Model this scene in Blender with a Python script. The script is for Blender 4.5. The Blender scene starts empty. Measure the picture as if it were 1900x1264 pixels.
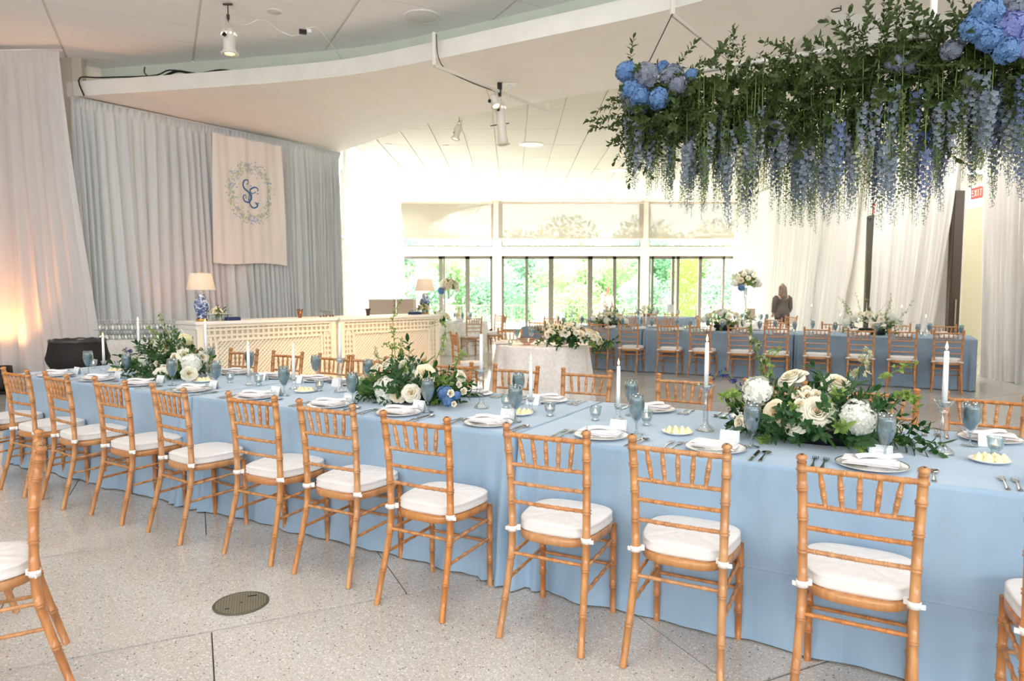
import bpy, math, random
from math import sin, cos, pi, radians, sqrt, atan2
from mathutils import Vector, Matrix, noise
R = random.Random(7)
SC = bpy.context.scene
COL = SC.collection

# ---------------------------------------------------------------- camera, world, sun, exposure
CAM_H, FPX, PITCH = 1.5, 1267.0, math.atan((632 - 541) / 1267.0)
cam = bpy.data.cameras.new('camera'); cam.lens = FPX / 1900 * 36; cam.sensor_width = 36
cam.clip_start = .05; cam.clip_end = 400
cam.dof.use_dof = True; cam.dof.focus_distance = 4.0; cam.dof.aperture_fstop = 3.2
co = bpy.data.objects.new('camera', cam); COL.objects.link(co)
co.location = (0, 0, CAM_H); co.rotation_euler = (pi / 2 - PITCH, 0, 0)
SC.camera = co
w = bpy.data.worlds.new('world'); SC.world = w; w.use_nodes = True
bgn = w.node_tree.nodes['Background']
bgn.inputs[0].default_value = (.93, .965, 1, 1); bgn.inputs[1].default_value = 4.2
sun = bpy.data.lights.new('sun', 'SUN'); sun.energy = 9.0; sun.angle = radians(2); sun.color = (1, .93, .8)
so = bpy.data.objects.new('sun', sun); COL.objects.link(so)
so.rotation_euler = Vector((.55, -.75, -.75)).to_track_quat('-Z', 'Y').to_euler()
def portal(name, loc, rot, sx, sy):
    l = bpy.data.lights.new(name, 'AREA'); l.shape = 'RECTANGLE'; l.size = sx; l.size_y = sy
    l.cycles.is_portal = True
    o = bpy.data.objects.new(name, l); COL.objects.link(o); o.location = loc; o.rotation_euler = rot
portal('window_daylight_portal', (2.1, 25.8, 2.45), (-pi / 2, 0, 0), 12.9, 4.8)
portal('rear_daylight_portal', (-.5, -5.85, 3.25), (pi / 2, 0, 0), 17.4, 1.9)
portal('side_window_portal', (-4.35, 20.6, 2.4), (0, -pi / 2, 0), 4.4, 10)
def fill_light(x, y, e, sx=1.2, sy=1.2, z=5.13, col=(1, .95, .88)):  # added overhead area fill light
    l = bpy.data.lights.new('ceiling_fill_light', 'AREA'); l.shape = 'RECTANGLE'; l.size = sx; l.size_y = sy; l.energy = e; l.color = col
    o = bpy.data.objects.new('ceiling_fill_light', l); COL.objects.link(o); o.location = (x, y, z)
FILLS = [(-4.5, -1.5), (0, -1.5), (4.5, -1.5), (-4.8, 2.2), (-.2, 2.6), (4.3, 2.2), (-5, 6.2), (-.5, 6.4)]  # out-of-frame fills added to brighten tabletops and seats from above
for x_, y_ in FILLS: fill_light(x_, y_, 14)
FAR_FILLS = [(6.4, 12.2), (6.6, 15.4)]  # fills added behind the garland to brighten the right drapes
for x_, y_ in FAR_FILLS: fill_light(x_, y_, 30, 1.2, 1.2, 4.79)
fill_light(10.1, 13.5, 17, .3, 6, 3.9, (1, .99, .94))  # area light added to boost the corridor strips
SC.view_settings.view_transform = 'Standard'; SC.view_settings.look = 'None'
SC.view_settings.gamma = 1; SC.view_settings.use_curve_mapping = False
SC.view_settings.exposure = 1.75
SC.cycles.use_denoising = True
SC.cycles.max_bounces = 10; SC.cycles.transparent_max_bounces = 24; SC.cycles.diffuse_bounces = 5
SC.cycles.sample_clamp_indirect = 6; SC.cycles.caustics_refractive = False; SC.cycles.caustics_reflective = False

# ---------------------------------------------------------------- measuring helpers
def ray(u, v):
    x = (u - 950) / FPX; y = (v - 632) / FPX
    return x, cos(PITCH) - y * sin(PITCH), -sin(PITCH) - y * cos(PITCH)
def at_z(u, v, z=0.):          # the point of the photo's pixel on a known horizontal plane
    x, y, d = ray(u, v); t = (z - CAM_H) / d
    return Vector((x * t, y * t, z))
def at_y(u, v, Y):
    x, y, d = ray(u, v); t = Y / y
    return Vector((x * t, Y, CAM_H + d * t))
ANG = radians(-29.4)
DS = Vector((cos(ANG), sin(ANG), 0)); DN = Vector((-sin(ANG), cos(ANG), 0))   # along / across the long tables
def T(s, n, z=0.): return DS * s + DN * n + Vector((0, 0, z))
def at_n(u, v, n):             # on the vertical plane at distance n across the tables
    x, y, d = ray(u, v); t = n / (x * DN.x + y * DN.y)
    return Vector((x * t, y * t, CAM_H + d * t))
def sn(p): return p.dot(DS), p.dot(DN)

# ---------------------------------------------------------------- materials
def lin(c):
    return tuple(((v / 255) / 12.92 if v / 255 <= .04045 else ((v / 255 + .055) / 1.055) ** 2.4) for v in c) + (1,)
def mat(name, rgb, rough=.6, metal=0., spec=.5, trans=0., ior=1.45, emit=None, estr=0., coat=0., sheen=0., alpha=1.):
    m = bpy.data.materials.new(name); m.use_nodes = True
    b = m.node_tree.nodes['Principled BSDF']; i = b.inputs
    i['Base Color'].default_value = lin(rgb); i['Roughness'].default_value = rough; i['Metallic'].default_value = metal
    i['Specular IOR Level'].default_value = spec; i['Transmission Weight'].default_value = trans; i['IOR'].default_value = ior
    i['Coat Weight'].default_value = coat; i['Sheen Weight'].default_value = sheen; i['Alpha'].default_value = alpha
    if emit: i['Emission Color'].default_value = lin(emit); i['Emission Strength'].default_value = estr
    return m
def N(m, t, **kw):
    n = m.node_tree.nodes.new(t)
    for k, v in kw.items():
        if k.startswith('_'): setattr(n, k[1:], v)
        else: n.inputs[k].default_value = v
    return n
def L(m, a, ao, b, bi): m.node_tree.links.new(a.outputs[ao], b.inputs[bi])
def BS(m): return m.node_tree.nodes['Principled BSDF']
def ramp(m, stops, src, out='Fac'):
    r = N(m, 'ShaderNodeValToRGB'); e = r.color_ramp.elements
    while len(e) < len(stops): e.new(.5)
    for k, (p, c) in enumerate(stops): e[k].position = p; e[k].color = lin(c) if len(c) == 3 else c
    L(m, src, out, r, 'Fac'); return r
def bump(m, src, out, strength=.2, dist=.01):
    b = N(m, 'ShaderNodeBump', Strength=strength, Distance=dist); L(m, src, out, b, 'Height'); L(m, b, 'Normal', BS(m), 'Normal')
def noise_mat(name, c1, c2, scale=8, rough=.7, bmp=.0, stretch=(1, 1, 1), lo=.35, hi=.65, dist=.005, detail=4, **kw):
    m = mat(name, c1, rough, **kw)
    tc = N(m, 'ShaderNodeTexCoord'); mp = N(m, 'ShaderNodeMapping', Scale=stretch); L(m, tc, 'Object', mp, 'Vector')
    n = N(m, 'ShaderNodeTexNoise', Scale=scale, Detail=detail); L(m, mp, 'Vector', n, 'Vector')
    r = ramp(m, [(lo, c1), (hi, c2)], n); L(m, r, 'Color', BS(m), 'Base Color')
    if bmp: bump(m, n, 'Fac', bmp, dist)
    return m
def thin(name, rgb, f=.25, rough=.8):       # cloth or leaf that lets light through
    m = mat(name, rgb, rough); nt = m.node_tree
    t = N(m, 'ShaderNodeBsdfTranslucent'); t.inputs[0].default_value = lin(rgb)
    x = N(m, 'ShaderNodeMixShader'); x.inputs[0].default_value = f
    L(m, BS(m), 0, x, 1); L(m, t, 0, x, 2); L(m, x, 0, nt.nodes['Material Output'], 0)
    return m
def glassy(name, tint, gloss=.12, rough=.02, k=.75):   # thin glass: tinted see-through and a grazing reflection
    m = bpy.data.materials.new(name); m.use_nodes = True; nt = m.node_tree; nt.nodes.clear()
    o = nt.nodes.new('ShaderNodeOutputMaterial'); t = nt.nodes.new('ShaderNodeBsdfTransparent'); g = nt.nodes.new('ShaderNodeBsdfGlossy')
    t.inputs[0].default_value = lin(tint); g.inputs['Roughness'].default_value = rough
    lw = nt.nodes.new('ShaderNodeLayerWeight'); lw.inputs[0].default_value = .35
    a = nt.nodes.new('ShaderNodeMath'); a.operation = 'MULTIPLY_ADD'; a.inputs[1].default_value = k; a.inputs[2].default_value = gloss
    nt.links.new(lw.outputs['Facing'], a.inputs[0])
    x = nt.nodes.new('ShaderNodeMixShader'); nt.links.new(a.outputs[0], x.inputs[0])
    nt.links.new(t.outputs[0], x.inputs[1]); nt.links.new(g.outputs[0], x.inputs[2]); nt.links.new(x.outputs[0], o.inputs[0])
    return m

M = {}
# wood of the chairs: per-piece variation of tone
m = mat('natural_wood', (205, 145, 92), .32, coat=.35)
oi = N(m, 'ShaderNodeObjectInfo'); tc = N(m, 'ShaderNodeTexCoord'); mp = N(m, 'ShaderNodeMapping', Scale=(28, 28, 3)); L(m, tc, 'Object', mp, 'Vector')
nz = N(m, 'ShaderNodeTexNoise', Scale=1.4, Detail=3); L(m, mp, 'Vector', nz, 'Vector')
r1 = ramp(m, [(.3, (166, 116, 74)), (.55, (190, 140, 94)), (.75, (202, 155, 110))], nz)
r2 = ramp(m, [(0, (255, 236, 214)), (.5, (255, 255, 255)), (.82, (255, 244, 218)), (1, (255, 222, 165))], oi, 'Random')
mx = N(m, 'ShaderNodeMix', _data_type='RGBA', _blend_type='MULTIPLY'); mx.inputs[0].default_value = 1
m.node_tree.links.new(r1.outputs[0], mx.inputs[6]); m.node_tree.links.new(r2.outputs[0], mx.inputs[7]); m.node_tree.links.new(mx.outputs[2], BS(m).inputs['Base Color'])
M['wood'] = m
M['cushion'] = noise_mat('white_cotton', (220, 217, 216), (226, 224, 223), 30, .9, .15)
M['strap'] = mat('white_strap', (235, 233, 230), .9)
# blue cloth with pressed creases and weave
m = mat('blue_linen', (158, 190, 218), .6, sheen=.4)
tc = N(m, 'ShaderNodeTexCoord'); n1 = N(m, 'ShaderNodeTexNoise', Scale=3.0, Detail=3); L(m, tc, 'Object', n1, 'Vector')
r = ramp(m, [(.35, (142, 170, 196)), (.65, (152, 179, 203))], n1); L(m, r, 'Color', BS(m), 'Base Color')
n2 = N(m, 'ShaderNodeTexNoise', Scale=420, Detail=2); L(m, tc, 'Object', n2, 'Vector')
ad = N(m, 'ShaderNodeMath', _operation='MULTIPLY_ADD'); ad.inputs[1].default_value = .05; L(m, n2, 'Fac', ad, 0); L(m, n1, 'Fac', ad, 2)
sp = N(m, 'ShaderNodeSeparateXYZ'); L(m, tc, 'Object', sp, 0); prv = ad
for ax, per, off in ((0, .43, .1), (1, .66, .0), (2, .29, .12)):
    of = N(m, 'ShaderNodeMath', _operation='ADD'); of.inputs[1].default_value = 10 + off; L(m, sp, ax, of, 0)
    pp = N(m, 'ShaderNodeMath', _operation='PINGPONG'); pp.inputs[1].default_value = per; L(m, of, 0, pp, 0)
    mr = N(m, 'ShaderNodeMapRange'); mr.inputs[1].default_value = 0; mr.inputs[2].default_value = .007; mr.inputs[3].default_value = .10; mr.inputs[4].default_value = 0; L(m, pp, 0, mr, 0)
    a2 = N(m, 'ShaderNodeMath', _operation='ADD'); L(m, mr, 0, a2, 0); L(m, prv, 0, a2, 1); prv = a2
bump(m, prv, 0, .4, .022)
M['blue'] = m
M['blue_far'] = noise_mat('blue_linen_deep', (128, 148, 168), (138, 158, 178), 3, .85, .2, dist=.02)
# terrazzo
m = mat('terrazzo', (205, 200, 192), .1, spec=.75)
tc = N(m, 'ShaderNodeTexCoord')
v1 = N(m, 'ShaderNodeTexVoronoi', Scale=150); L(m, tc, 'Object', v1, 'Vector')
v2 = N(m, 'ShaderNodeTexVoronoi', Scale=85); L(m, tc, 'Object', v2, 'Vector')
def chips(v, stops, thr):
    s = N(m, 'ShaderNodeSeparateColor'); L(m, v, 'Color', s, 0)
    c = ramp(m, stops, s, 0); c.color_ramp.interpolation = 'CONSTANT'
    lt = N(m, 'ShaderNodeMath', _operation='LESS_THAN'); L(m, v, 'Distance', lt, 0); lt.inputs[1].default_value = thr
    g = N(m, 'ShaderNodeMath', _operation='LESS_THAN'); L(m, s, 1, g, 0); g.inputs[1].default_value = .5
    k = N(m, 'ShaderNodeMath', _operation='MULTIPLY'); L(m, lt, 0, k, 0); L(m, g, 0, k, 1)
    return c, k
nb = N(m, 'ShaderNodeTexNoise', Scale=.7, Detail=3); L(m, tc, 'Object', nb, 'Vector')
base = ramp(m, [(.3, (186, 182, 176)), (.7, (197, 194, 189))], nb)
prev = base
for v, st, th in ((v1, [(0, (150, 145, 140)), (.3, (220, 218, 214)), (.55, (178, 168, 156)), (.8, (168, 165, 162))], .42), (v2, [(0, (112, 108, 104)), (.1, (222, 220, 217)), (.5, (180, 170, 160)), (.75, (214, 210, 205))], .34)):
    c, k = chips(v, st, th)
    x = N(m, 'ShaderNodeMix', _data_type='RGBA'); m.node_tree.links.new(k.outputs[0], x.inputs[0])
    m.node_tree.links.new(prev.outputs[0 if prev is base else 2], x.inputs[6]); m.node_tree.links.new(c.outputs[0], x.inputs[7]); prev = x
m.node_tree.links.new(prev.outputs[2], BS(m).inputs['Base Color'])
M['terrazzo'] = m
M['strip'] = mat('joint_strip', (92, 90, 88), .4, metal=.4)
M['wall'] = noise_mat('white_plaster', (232, 228, 220), (238, 234, 228), 4, .8, .05)
M['soffit'] = noise_mat('cream_plaster', (247, 241, 234), (249, 244, 238), 3, .85, .05)
M['fascia'] = noise_mat('fascia_plaster', (232, 232, 226), (238, 237, 232), 3, .8)
M['riser'] = noise_mat('riser_plaster', (214, 222, 210), (219, 226, 215), 3, .85)
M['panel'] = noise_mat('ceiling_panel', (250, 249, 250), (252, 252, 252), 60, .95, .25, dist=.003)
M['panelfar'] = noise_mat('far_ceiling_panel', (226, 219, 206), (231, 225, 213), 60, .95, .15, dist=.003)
M['tbar'] = mat('ceiling_grid', (236, 230, 224), .6)
M['tbarw'] = mat('ceiling_slot', (252, 250, 245), .6)
M['white'] = mat('white_paint', (244, 243, 240), .45)
M['bar'] = mat('cream_paint', (243, 235, 218), .42)
M['bardark'] = mat('cream_back_panel', (226, 212, 186), .6)
M['sheer'] = thin('sheer_white', (240, 237, 238), .38)
M['sheerr'] = thin('sheer_white_right', (248, 245, 243), .3)
M['grey'] = thin('grey_drape_cloth', (218, 222, 224), .06)
M['banner'] = thin('banner_cloth', (246, 238, 232), .15)
M['frame'] = mat('bronze_frame', (112, 104, 98), .45, metal=.3)
M['framed'] = mat('dark_bronze', (78, 68, 62), .45, metal=.3)
M['glass'] = glassy('window_glass', (248, 253, 251), .01, .02, .12)
m = glassy('goblet_glass', (230, 239, 242), .07); M['goblet'] = m
M['clear'] = glassy('clear_glass', (240, 246, 246), .10)
M['crystal'] = glassy('crystal', (252, 253, 253), .16, .03, .55)
m = mat('iced_water', (204, 219, 224), .1, trans=.35, ior=1.15)
tc = N(m, 'ShaderNodeTexCoord'); nn = N(m, 'ShaderNodeTexNoise', Scale=55, Detail=2); L(m, tc, 'Object', nn, 'Vector'); bump(m, nn, 'Fac', .5, .004)
M['water'] = m
M['silver'] = mat('silverware', (200, 196, 192), .16, metal=1.)
M['china'] = mat('white_china', (242, 240, 238), .12, coat=.5)
M['rim'] = mat('dark_rim_line', (70, 70, 76), .3)
M['napkin'] = noise_mat('white_napkin', (226, 222, 224), (234, 231, 232), 40, .95, .3, dist=.003)
M['card'] = mat('white_card', (236, 240, 243), .8)
M['ink'] = mat('pale_print', (168, 180, 186), .8)
M['wax'] = mat('white_wax', (236, 238, 240), .5); BS(M['wax']).inputs['Subsurface Weight'].default_value = .15
M['flame'] = mat('candle_flame', (255, 214, 150), .5, emit=(255, 176, 90), estr=7)
M['butter'] = mat('piped_butter', (246, 232, 188), .55)
M['leafd'] = thin('dark_leaf', (44, 84, 40), .18, .4)
M['leafm'] = thin('mid_leaf', (74, 118, 56), .22, .45)
M['leafl'] = thin('light_leaf', (142, 170, 84), .28, .5)
M['stem'] = mat('green_stem', (104, 132, 62), .6)
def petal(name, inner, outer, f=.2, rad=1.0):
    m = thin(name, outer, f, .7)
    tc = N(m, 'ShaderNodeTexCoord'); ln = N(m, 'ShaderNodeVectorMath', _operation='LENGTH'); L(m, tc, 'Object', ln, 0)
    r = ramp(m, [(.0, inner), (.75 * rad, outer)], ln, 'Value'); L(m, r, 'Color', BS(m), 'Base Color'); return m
M['rose'] = petal('ivory_petal', (248, 226, 176), (247, 243, 226), rad=.7)
M['rosec'] = petal('cream_petal', (246, 222, 172), (246, 236, 208), rad=.7)
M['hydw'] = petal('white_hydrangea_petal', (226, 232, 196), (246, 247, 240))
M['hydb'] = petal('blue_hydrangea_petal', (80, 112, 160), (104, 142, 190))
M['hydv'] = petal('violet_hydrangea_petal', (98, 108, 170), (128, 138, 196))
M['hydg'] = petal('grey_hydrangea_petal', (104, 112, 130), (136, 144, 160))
M['mum'] = petal('pale_yellow_petal', (236, 226, 160), (244, 240, 200))
M['delb'] = thin('blue_delphinium', (108, 124, 162), .25)
M['deld'] = thin('deep_blue_delphinium', (62, 68, 128), .25)
M['delg'] = thin('grey_blue_delphinium', (136, 148, 160), .25)
M['delw'] = thin('ivory_delphinium', (200, 202, 168), .25)
M['delgr'] = thin('green_delphinium_bud', (104, 122, 70), .25)
M['bark'] = noise_mat('bark', (120, 104, 90), (160, 142, 124), 9, .9, .5, (1, 1, .2))
M['black'] = mat('black_spandex', (30, 27, 28), .75)
M['blackp'] = mat('black_plastic', (22, 22, 24), .5)
M['brass'] = mat('brass', (214, 170, 96), .25, metal=1.)
M['fixture'] = mat('white_fixture', (226, 222, 214), .4)
M['lampglow'] = mat('lamp_lens', (255, 240, 210), .5, emit=(255, 226, 170), estr=6)
M['shade'] = thin('linen_shade', (240, 226, 210), .35)
m = mat('blue_white_porcelain', (230, 234, 242), .12, coat=.6)
tc = N(m, 'ShaderNodeTexCoord'); nn = N(m, 'ShaderNodeTexNoise', Scale=22, Detail=5, Distortion=1.2); L(m, tc, 'Object', nn, 'Vector')
r = ramp(m, [(.44, (66, 88, 138)), (.52, (138, 156, 194)), (.60, (232, 236, 244))], nn); L(m, r, 'Color', BS(m), 'Base Color'); M['porcelain'] = m
M['navy'] = mat('navy_box', (38, 52, 98), .6)
M['copper'] = mat('copper', (150, 104, 70), .35, metal=.8)
M['darkcup'] = mat('dark_cup', (70, 58, 52), .4, metal=.4)
M['red'] = mat('red_drink', (92, 22, 30), .2)
M['lace'] = noise_mat('white_lace_cloth', (236, 232, 230), (222, 218, 216), 26, .85, .5, dist=.01)
M['patt'] = noise_mat('pale_green_patterned_cloth', (222, 224, 214), (240, 240, 234), 12, .85, .1, lo=.45, hi=.55)
M['exit'] = mat('exit_sign_face', (200, 70, 62), .5, emit=(255, 90, 80), estr=.12)
M['exitb'] = mat('exit_letters', (255, 200, 190), .5, emit=(255, 190, 180), estr=.22)
M['corr'] = mat('cream_corridor', (228, 223, 204), .8)
M['tube'] = mat('corridor_tube', (255, 255, 250), .5, emit=(255, 255, 240), estr=3)
M['monog'] = mat('blue_monogram', (62, 106, 158), .8)
M['prg'] = mat('printed_green', (196, 204, 164), .8); M['prb'] = mat('printed_blue', (170, 190, 214), .8); M['prl'] = mat('printed_lilac', (196, 196, 222), .8)
M['skin'] = mat('skin', (206, 160, 134), .55); M['hair'] = noise_mat('brown_hair', (104, 88, 76), (130, 112, 98), 60, .6, .3, (1, 1, .1))
M['dress'] = mat('charcoal_dress', (96, 88, 84), .9); M['shirt'] = mat('white_shirt', (236, 236, 236), .9); M['skirt'] = mat('grey_skirt', (150, 150, 156), .9)
M['shoe'] = mat('black_shoe', (24, 22, 22), .5)
M['beige'] = mat('beige_board', (214, 194, 176), .8)
M['tree1'] = thin('leaf_green', (132, 162, 106), .4); M['tree2'] = thin('leaf_blue_green', (124, 160, 128), .4); M['tree3'] = thin('sunny_leaf', (104, 140, 34), .3)
M['stone'] = noise_mat('pale_paving', (206, 200, 190), (220, 214, 206), 2, .9)
M['lawn'] = noise_mat('lawn', (120, 142, 80), (146, 164, 96), 2, .9)
m = bpy.data.materials.new('solar_shade_mesh'); m.use_nodes = True; nt = m.node_tree
b = nt.nodes['Principled BSDF']; b.inputs['Base Color'].default_value = lin((232, 218, 204)); b.inputs['Roughness'].default_value = .9
t = nt.nodes.new('ShaderNodeBsdfTransparent'); tl = nt.nodes.new('ShaderNodeBsdfTranslucent'); tl.inputs[0].default_value = lin((95, 86, 78))
x1 = nt.nodes.new('ShaderNodeMixShader'); x1.inputs[0].default_value = .55; x2 = nt.nodes.new('ShaderNodeMixShader'); x2.inputs[0].default_value = .2
nt.links.new(b.outputs[0], x1.inputs[1]); nt.links.new(tl.outputs[0], x1.inputs[2]); nt.links.new(x1.outputs[0], x2.inputs[1]); nt.links.new(t.outputs[0], x2.inputs[2])
nt.links.new(x2.outputs[0], nt.nodes['Material Output'].inputs[0]); M['mesh'] = m

# ---------------------------------------------------------------- mesh helpers
class MB:
    def __init__(s): s.v = []; s.f = []; s.m = []; s.sm = []
    def add(s, vs, fs, mi=0, smooth=True):
        o = len(s.v); s.v += [tuple(p) for p in vs]; s.f += [tuple(i + o for i in f) for f in fs]
        s.m += [mi] * len(fs); s.sm += [smooth] * len(fs); return s
    def box(s, c, size, mi=0, rot=None):
        x, y, z = (d / 2 for d in size); P = [Vector((a * x, b * y, e * z)) for a in (-1, 1) for b in (-1, 1) for e in (-1, 1)]
        if rot is not None:
            rm = rot if isinstance(rot, Matrix) else Matrix.Rotation(rot, 3, 'Z'); P = [rm @ p for p in P]
        P = [p + Vector(c) for p in P]
        return s.add(P, [(0, 1, 3, 2), (4, 6, 7, 5), (0, 4, 5, 1), (2, 3, 7, 6), (0, 2, 6, 4), (1, 5, 7, 3)], mi, False)
    def beam(s, a, b, wx, wz, mi=0):        # box from a to b
        a, b = Vector(a), Vector(b); d = b - a
        q = d.to_track_quat('X', 'Z').to_matrix()
        return s.box((a + b) / 2, (d.length, wx, wz), mi, q)
    def lathe(s, prof, n=16, c=(0, 0, 0), mi=0, cap=True):
        cx, cy, cz = c; vs = []; fs = []
        for r, z in prof:
            for k in range(n):
                a = 2 * pi * k / n; vs.append((cx + r * cos(a), cy + r * sin(a), cz + z))
        for j in range(len(prof) - 1):
            for k in range(n):
                a, b = j * n + k, j * n + (k + 1) % n; fs.append((a, b, b + n, a + n))
        if cap:
            if prof[0][0] > 1e-5: fs.append(tuple(range(n))[::-1])
            if prof[-1][0] > 1e-5: fs.append(tuple((len(prof) - 1) * n + k for k in range(n)))
        return s.add(vs, fs, mi)
    def tube(s, pts, rad, n=8, mi=0, cap=True):
        pts = [Vector(p) for p in pts]; vs = []; fs = []
        if not isinstance(rad, (list, tuple)): rad = [rad] * len(pts)
        t0 = (pts[1] - pts[0]).normalized(); up = Vector((0, 0, 1)) if abs(t0.z) < .9 else Vector((1, 0, 0))
        for j, p in enumerate(pts):
            t = (pts[min(j + 1, len(pts) - 1)] - pts[max(j - 1, 0)])
            t = t.normalized() if t.length > 1e-9 else t0
            a = t.cross(up)
            if a.length < 1e-4: a = t.cross(Vector((0, 1, 0)))
            a.normalize(); b = a.cross(t).normalized(); up = b
            for k in range(n):
                g = 2 * pi * k / n; vs.append(p + a * (rad[j] * cos(g)) + b * (rad[j] * sin(g)))
        for j in range(len(pts) - 1):
            for k in range(n):
                a, b = j * n + k, j * n + (k + 1) % n; fs.append((a, b, b + n, a + n))
        if cap: fs += [tuple(range(n)), tuple((len(pts) - 1) * n + k for k in range(n))[::-1]]
        return s.add(vs, fs, mi)
    def grid(s, fn, nu, nv, mi=0, smooth=True, closed=False):
        vs = [fn(i / nu, j / nv) for j in range(nv + 1) for i in range(nu + 1)]
        return s.add(vs, [(j * (nu + 1) + i, j * (nu + 1) + i + 1, (j + 1) * (nu + 1) + i + 1, (j + 1) * (nu + 1) + i) for j in range(nv) for i in range(nu)], mi, smooth)
    def prism(s, outline, z0, z1, mi=0):
        n = len(outline); vs = [(x, y, z0) for x, y in outline] + [(x, y, z1) for x, y in outline]
        return s.add(vs, [tuple(range(n))[::-1], tuple(range(n, 2 * n))] + [(i, (i + 1) % n, n + (i + 1) % n, n + i) for i in range(n)], mi, False)
    def xf(s, Mx, start=0):
        for i in range(start, len(s.v)): s.v[i] = tuple(Mx @ Vector(s.v[i]))
        return s
    def data(s, name, mats):
        me = bpy.data.meshes.new(name); me.from_pydata(s.v, [], s.f)
        for m_ in (mats if isinstance(mats, (list, tuple)) else [mats]): me.materials.append(m_)
        me.polygons.foreach_set('material_index', s.m); me.polygons.foreach_set('use_smooth', s.sm); me.update()
        return me
def ob(name, me, parent=None, loc=(0, 0, 0), rot=(0, 0, 0), scale=1, bevel=0):
    o = bpy.data.objects.new(name, me); COL.objects.link(o); o.location = loc; o.rotation_euler = rot
    o.scale = (scale,) * 3 if not isinstance(scale, (tuple, list)) else scale
    if parent is not None: o.parent = parent
    if bevel:
        md = o.modifiers.new('bevel', 'BEVEL'); md.width = bevel; md.segments = 2; md.limit_method = 'ANGLE'
    return o
def mk(mb, name, mats, parent=None, **kw): return ob(name, mb.data(name, mats), parent, **kw)
def tag(o, label, cat, group=None):
    o['label'] = label; o['category'] = cat
    if group: o['group'] = group
    return o
def thing(name, label, cat, loc=(0, 0, 0), rz=0, group=None):
    o = ob(name, None, None, loc, (0, 0, rz)); return tag(o, label, cat, group)
def struct(o): o['kind'] = 'structure'; return o
def copy_tree(o, parent=None):
    c = o.copy(); COL.objects.link(c); c.parent = parent
    for ch in list(o.children): copy_tree(ch, c)
    return c
class Kind:                    # the first use is the built thing itself, later ones copy it with its parts
    def __init__(s, build): s.b = build; s.p = None
    def __call__(s, loc, rz, label, group=None, scale=1):
        if s.p is None: s.p = s.b(); o = s.p
        else: o = copy_tree(s.p)
        if s.p.name.startswith('chiavari'): scale *= 1.016
        o.location = loc; o.rotation_euler = (0, 0, rz); o.scale = (scale,) * 3; o['label'] = label
        if group: o['group'] = group
        elif 'group' in o.keys(): del o['group']
        return o
ORD = ['first', 'second', 'third', 'fourth', 'fifth', 'sixth', 'seventh', 'eighth', 'ninth', 'tenth', 'eleventh', 'twelfth', 'thirteenth', 'fourteenth', 'fifteenth', 'sixteenth', 'seventeenth', 'eighteenth']

# ================================================================ SETTING
# floor: slabs of terrazzo between joint strips (running bond turned 25 degrees)
E1 = Vector((cos(radians(25)), sin(radians(25)), 0)); E2 = Vector((-E1.y, E1.x, 0))
fl = struct(mk(MB().box((-.3, 10, -.06), (19.4, 32.2, .1)), 'floor', M['strip']))
SL, SW = 1.79, 1.325
slab_me = MB().box((0, 0, -.005), (SL - .006, SW - .014, .01)).data('terrazzo_slab', M['terrazzo'])
strips = MB()
for j in range(-14, 24):
    p0 = 3.21 - SW * 8 + (j + 8) * SW
    for i in range(-16, 20):
        e = .03 + i * SL + (0 if j % 2 else .89)
        c = E1 * (e + SL / 2) + E2 * (p0 + SW / 2)
        if not (-9.6 < c.x < 9.0 and -4 < c.y < 26): continue
        near = c.y < 9 and abs(c.x) < c.y * .9 + 1.2 and c.y > .5
        if near:
            ob('terrazzo_slab', slab_me, fl, (c.x, c.y, 0), (0, 0, radians(25)))
        else:
            strips.box((c.x, c.y, -.005), (SL - .006, SW - .014, .01), 0, radians(25))
o = mk(strips, 'distant_terrazzo_slab', M['terrazzo'], fl); o['kind'] = 'stuff'
# floor box cover
t = thing('floor_hatch', 'round grey ribbed metal floor outlet cover set in the terrazzo', 'floor cover', (-1.305, 3.19, 0), radians(20))
b = MB().lathe([(.001, .001), (.125, .001), (.128, .004), (.119, .005), (.118, .003), (.001, .003)], 48, cap=False)
mk(b, 'rim', mat('hatch_metal', (112, 110, 92), .5, metal=.6), t)
b = MB()
for i in range(-9, 10):
    h = sqrt(max(.115 ** 2 - (i * .012) ** 2, 0)); b.box((0, i * .012, .0045), (2 * h, .006, .003)); b.box((i * .012, 0, .0045), (.005, 2 * h, .0026))
mk(b, 'ribbed_plate', mat('hatch_rib', (146, 142, 122), .45, metal=.6), t)
for c_, d_ in (((.05, .06), (.045, .012)), ((-.06, -.05), (.02, .01)), ((0, 0), (.012, .008))): mk(MB().box((c_[0], c_[1], .0062), (d_[0], d_[1], .001)), 'finger_slot', M['blackp'], t)

# walls
YB = 26.0
def wx(px): return (px - 950) / FPX * YB
def wz(py): return CAM_H + (541 - py) / FPX * YB
ZT, ZS, ZN = 4.86, 4.6, 5.2
def lwx(y): return -3.8 - (y - 15.4) * .043
def lwp(y, z): return (lwx(y) - .3, y, z)
b = MB(); b.beam(lwp(15.3, .15), lwp(26.1, .15), .12, .3); b.beam(lwp(15.3, 4.72), lwp(26.1, 4.72), .12, .4)
for y in (15.6, 18.2, 20.8, 23.4, 26.0): b.box(lwp(y, 2.45), (.14, .5 if y < 15.7 else .22, 4.9))
struct(mk(b, 'wall_left', M['wall']))
for k in range(4):
    y0 = 15.8 + 2.6 * k; f = MB()
    for yy in (y0 + .08, y0 + 1.2, y0 + 2.3): f.box(lwp(yy, 2.4), (.07, .06, 4.2))
    f.beam(lwp(y0, 2.85), lwp(y0 + 2.4, 2.85), .07, .08)
    d = struct(mk(f, 'window_%d' % (k + 7), M['frame'])); mk(MB().box(lwp(y0 + 1.2, 2.4), (.01, 2.3, 4.2)), 'pane', M['glass'], d)
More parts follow.
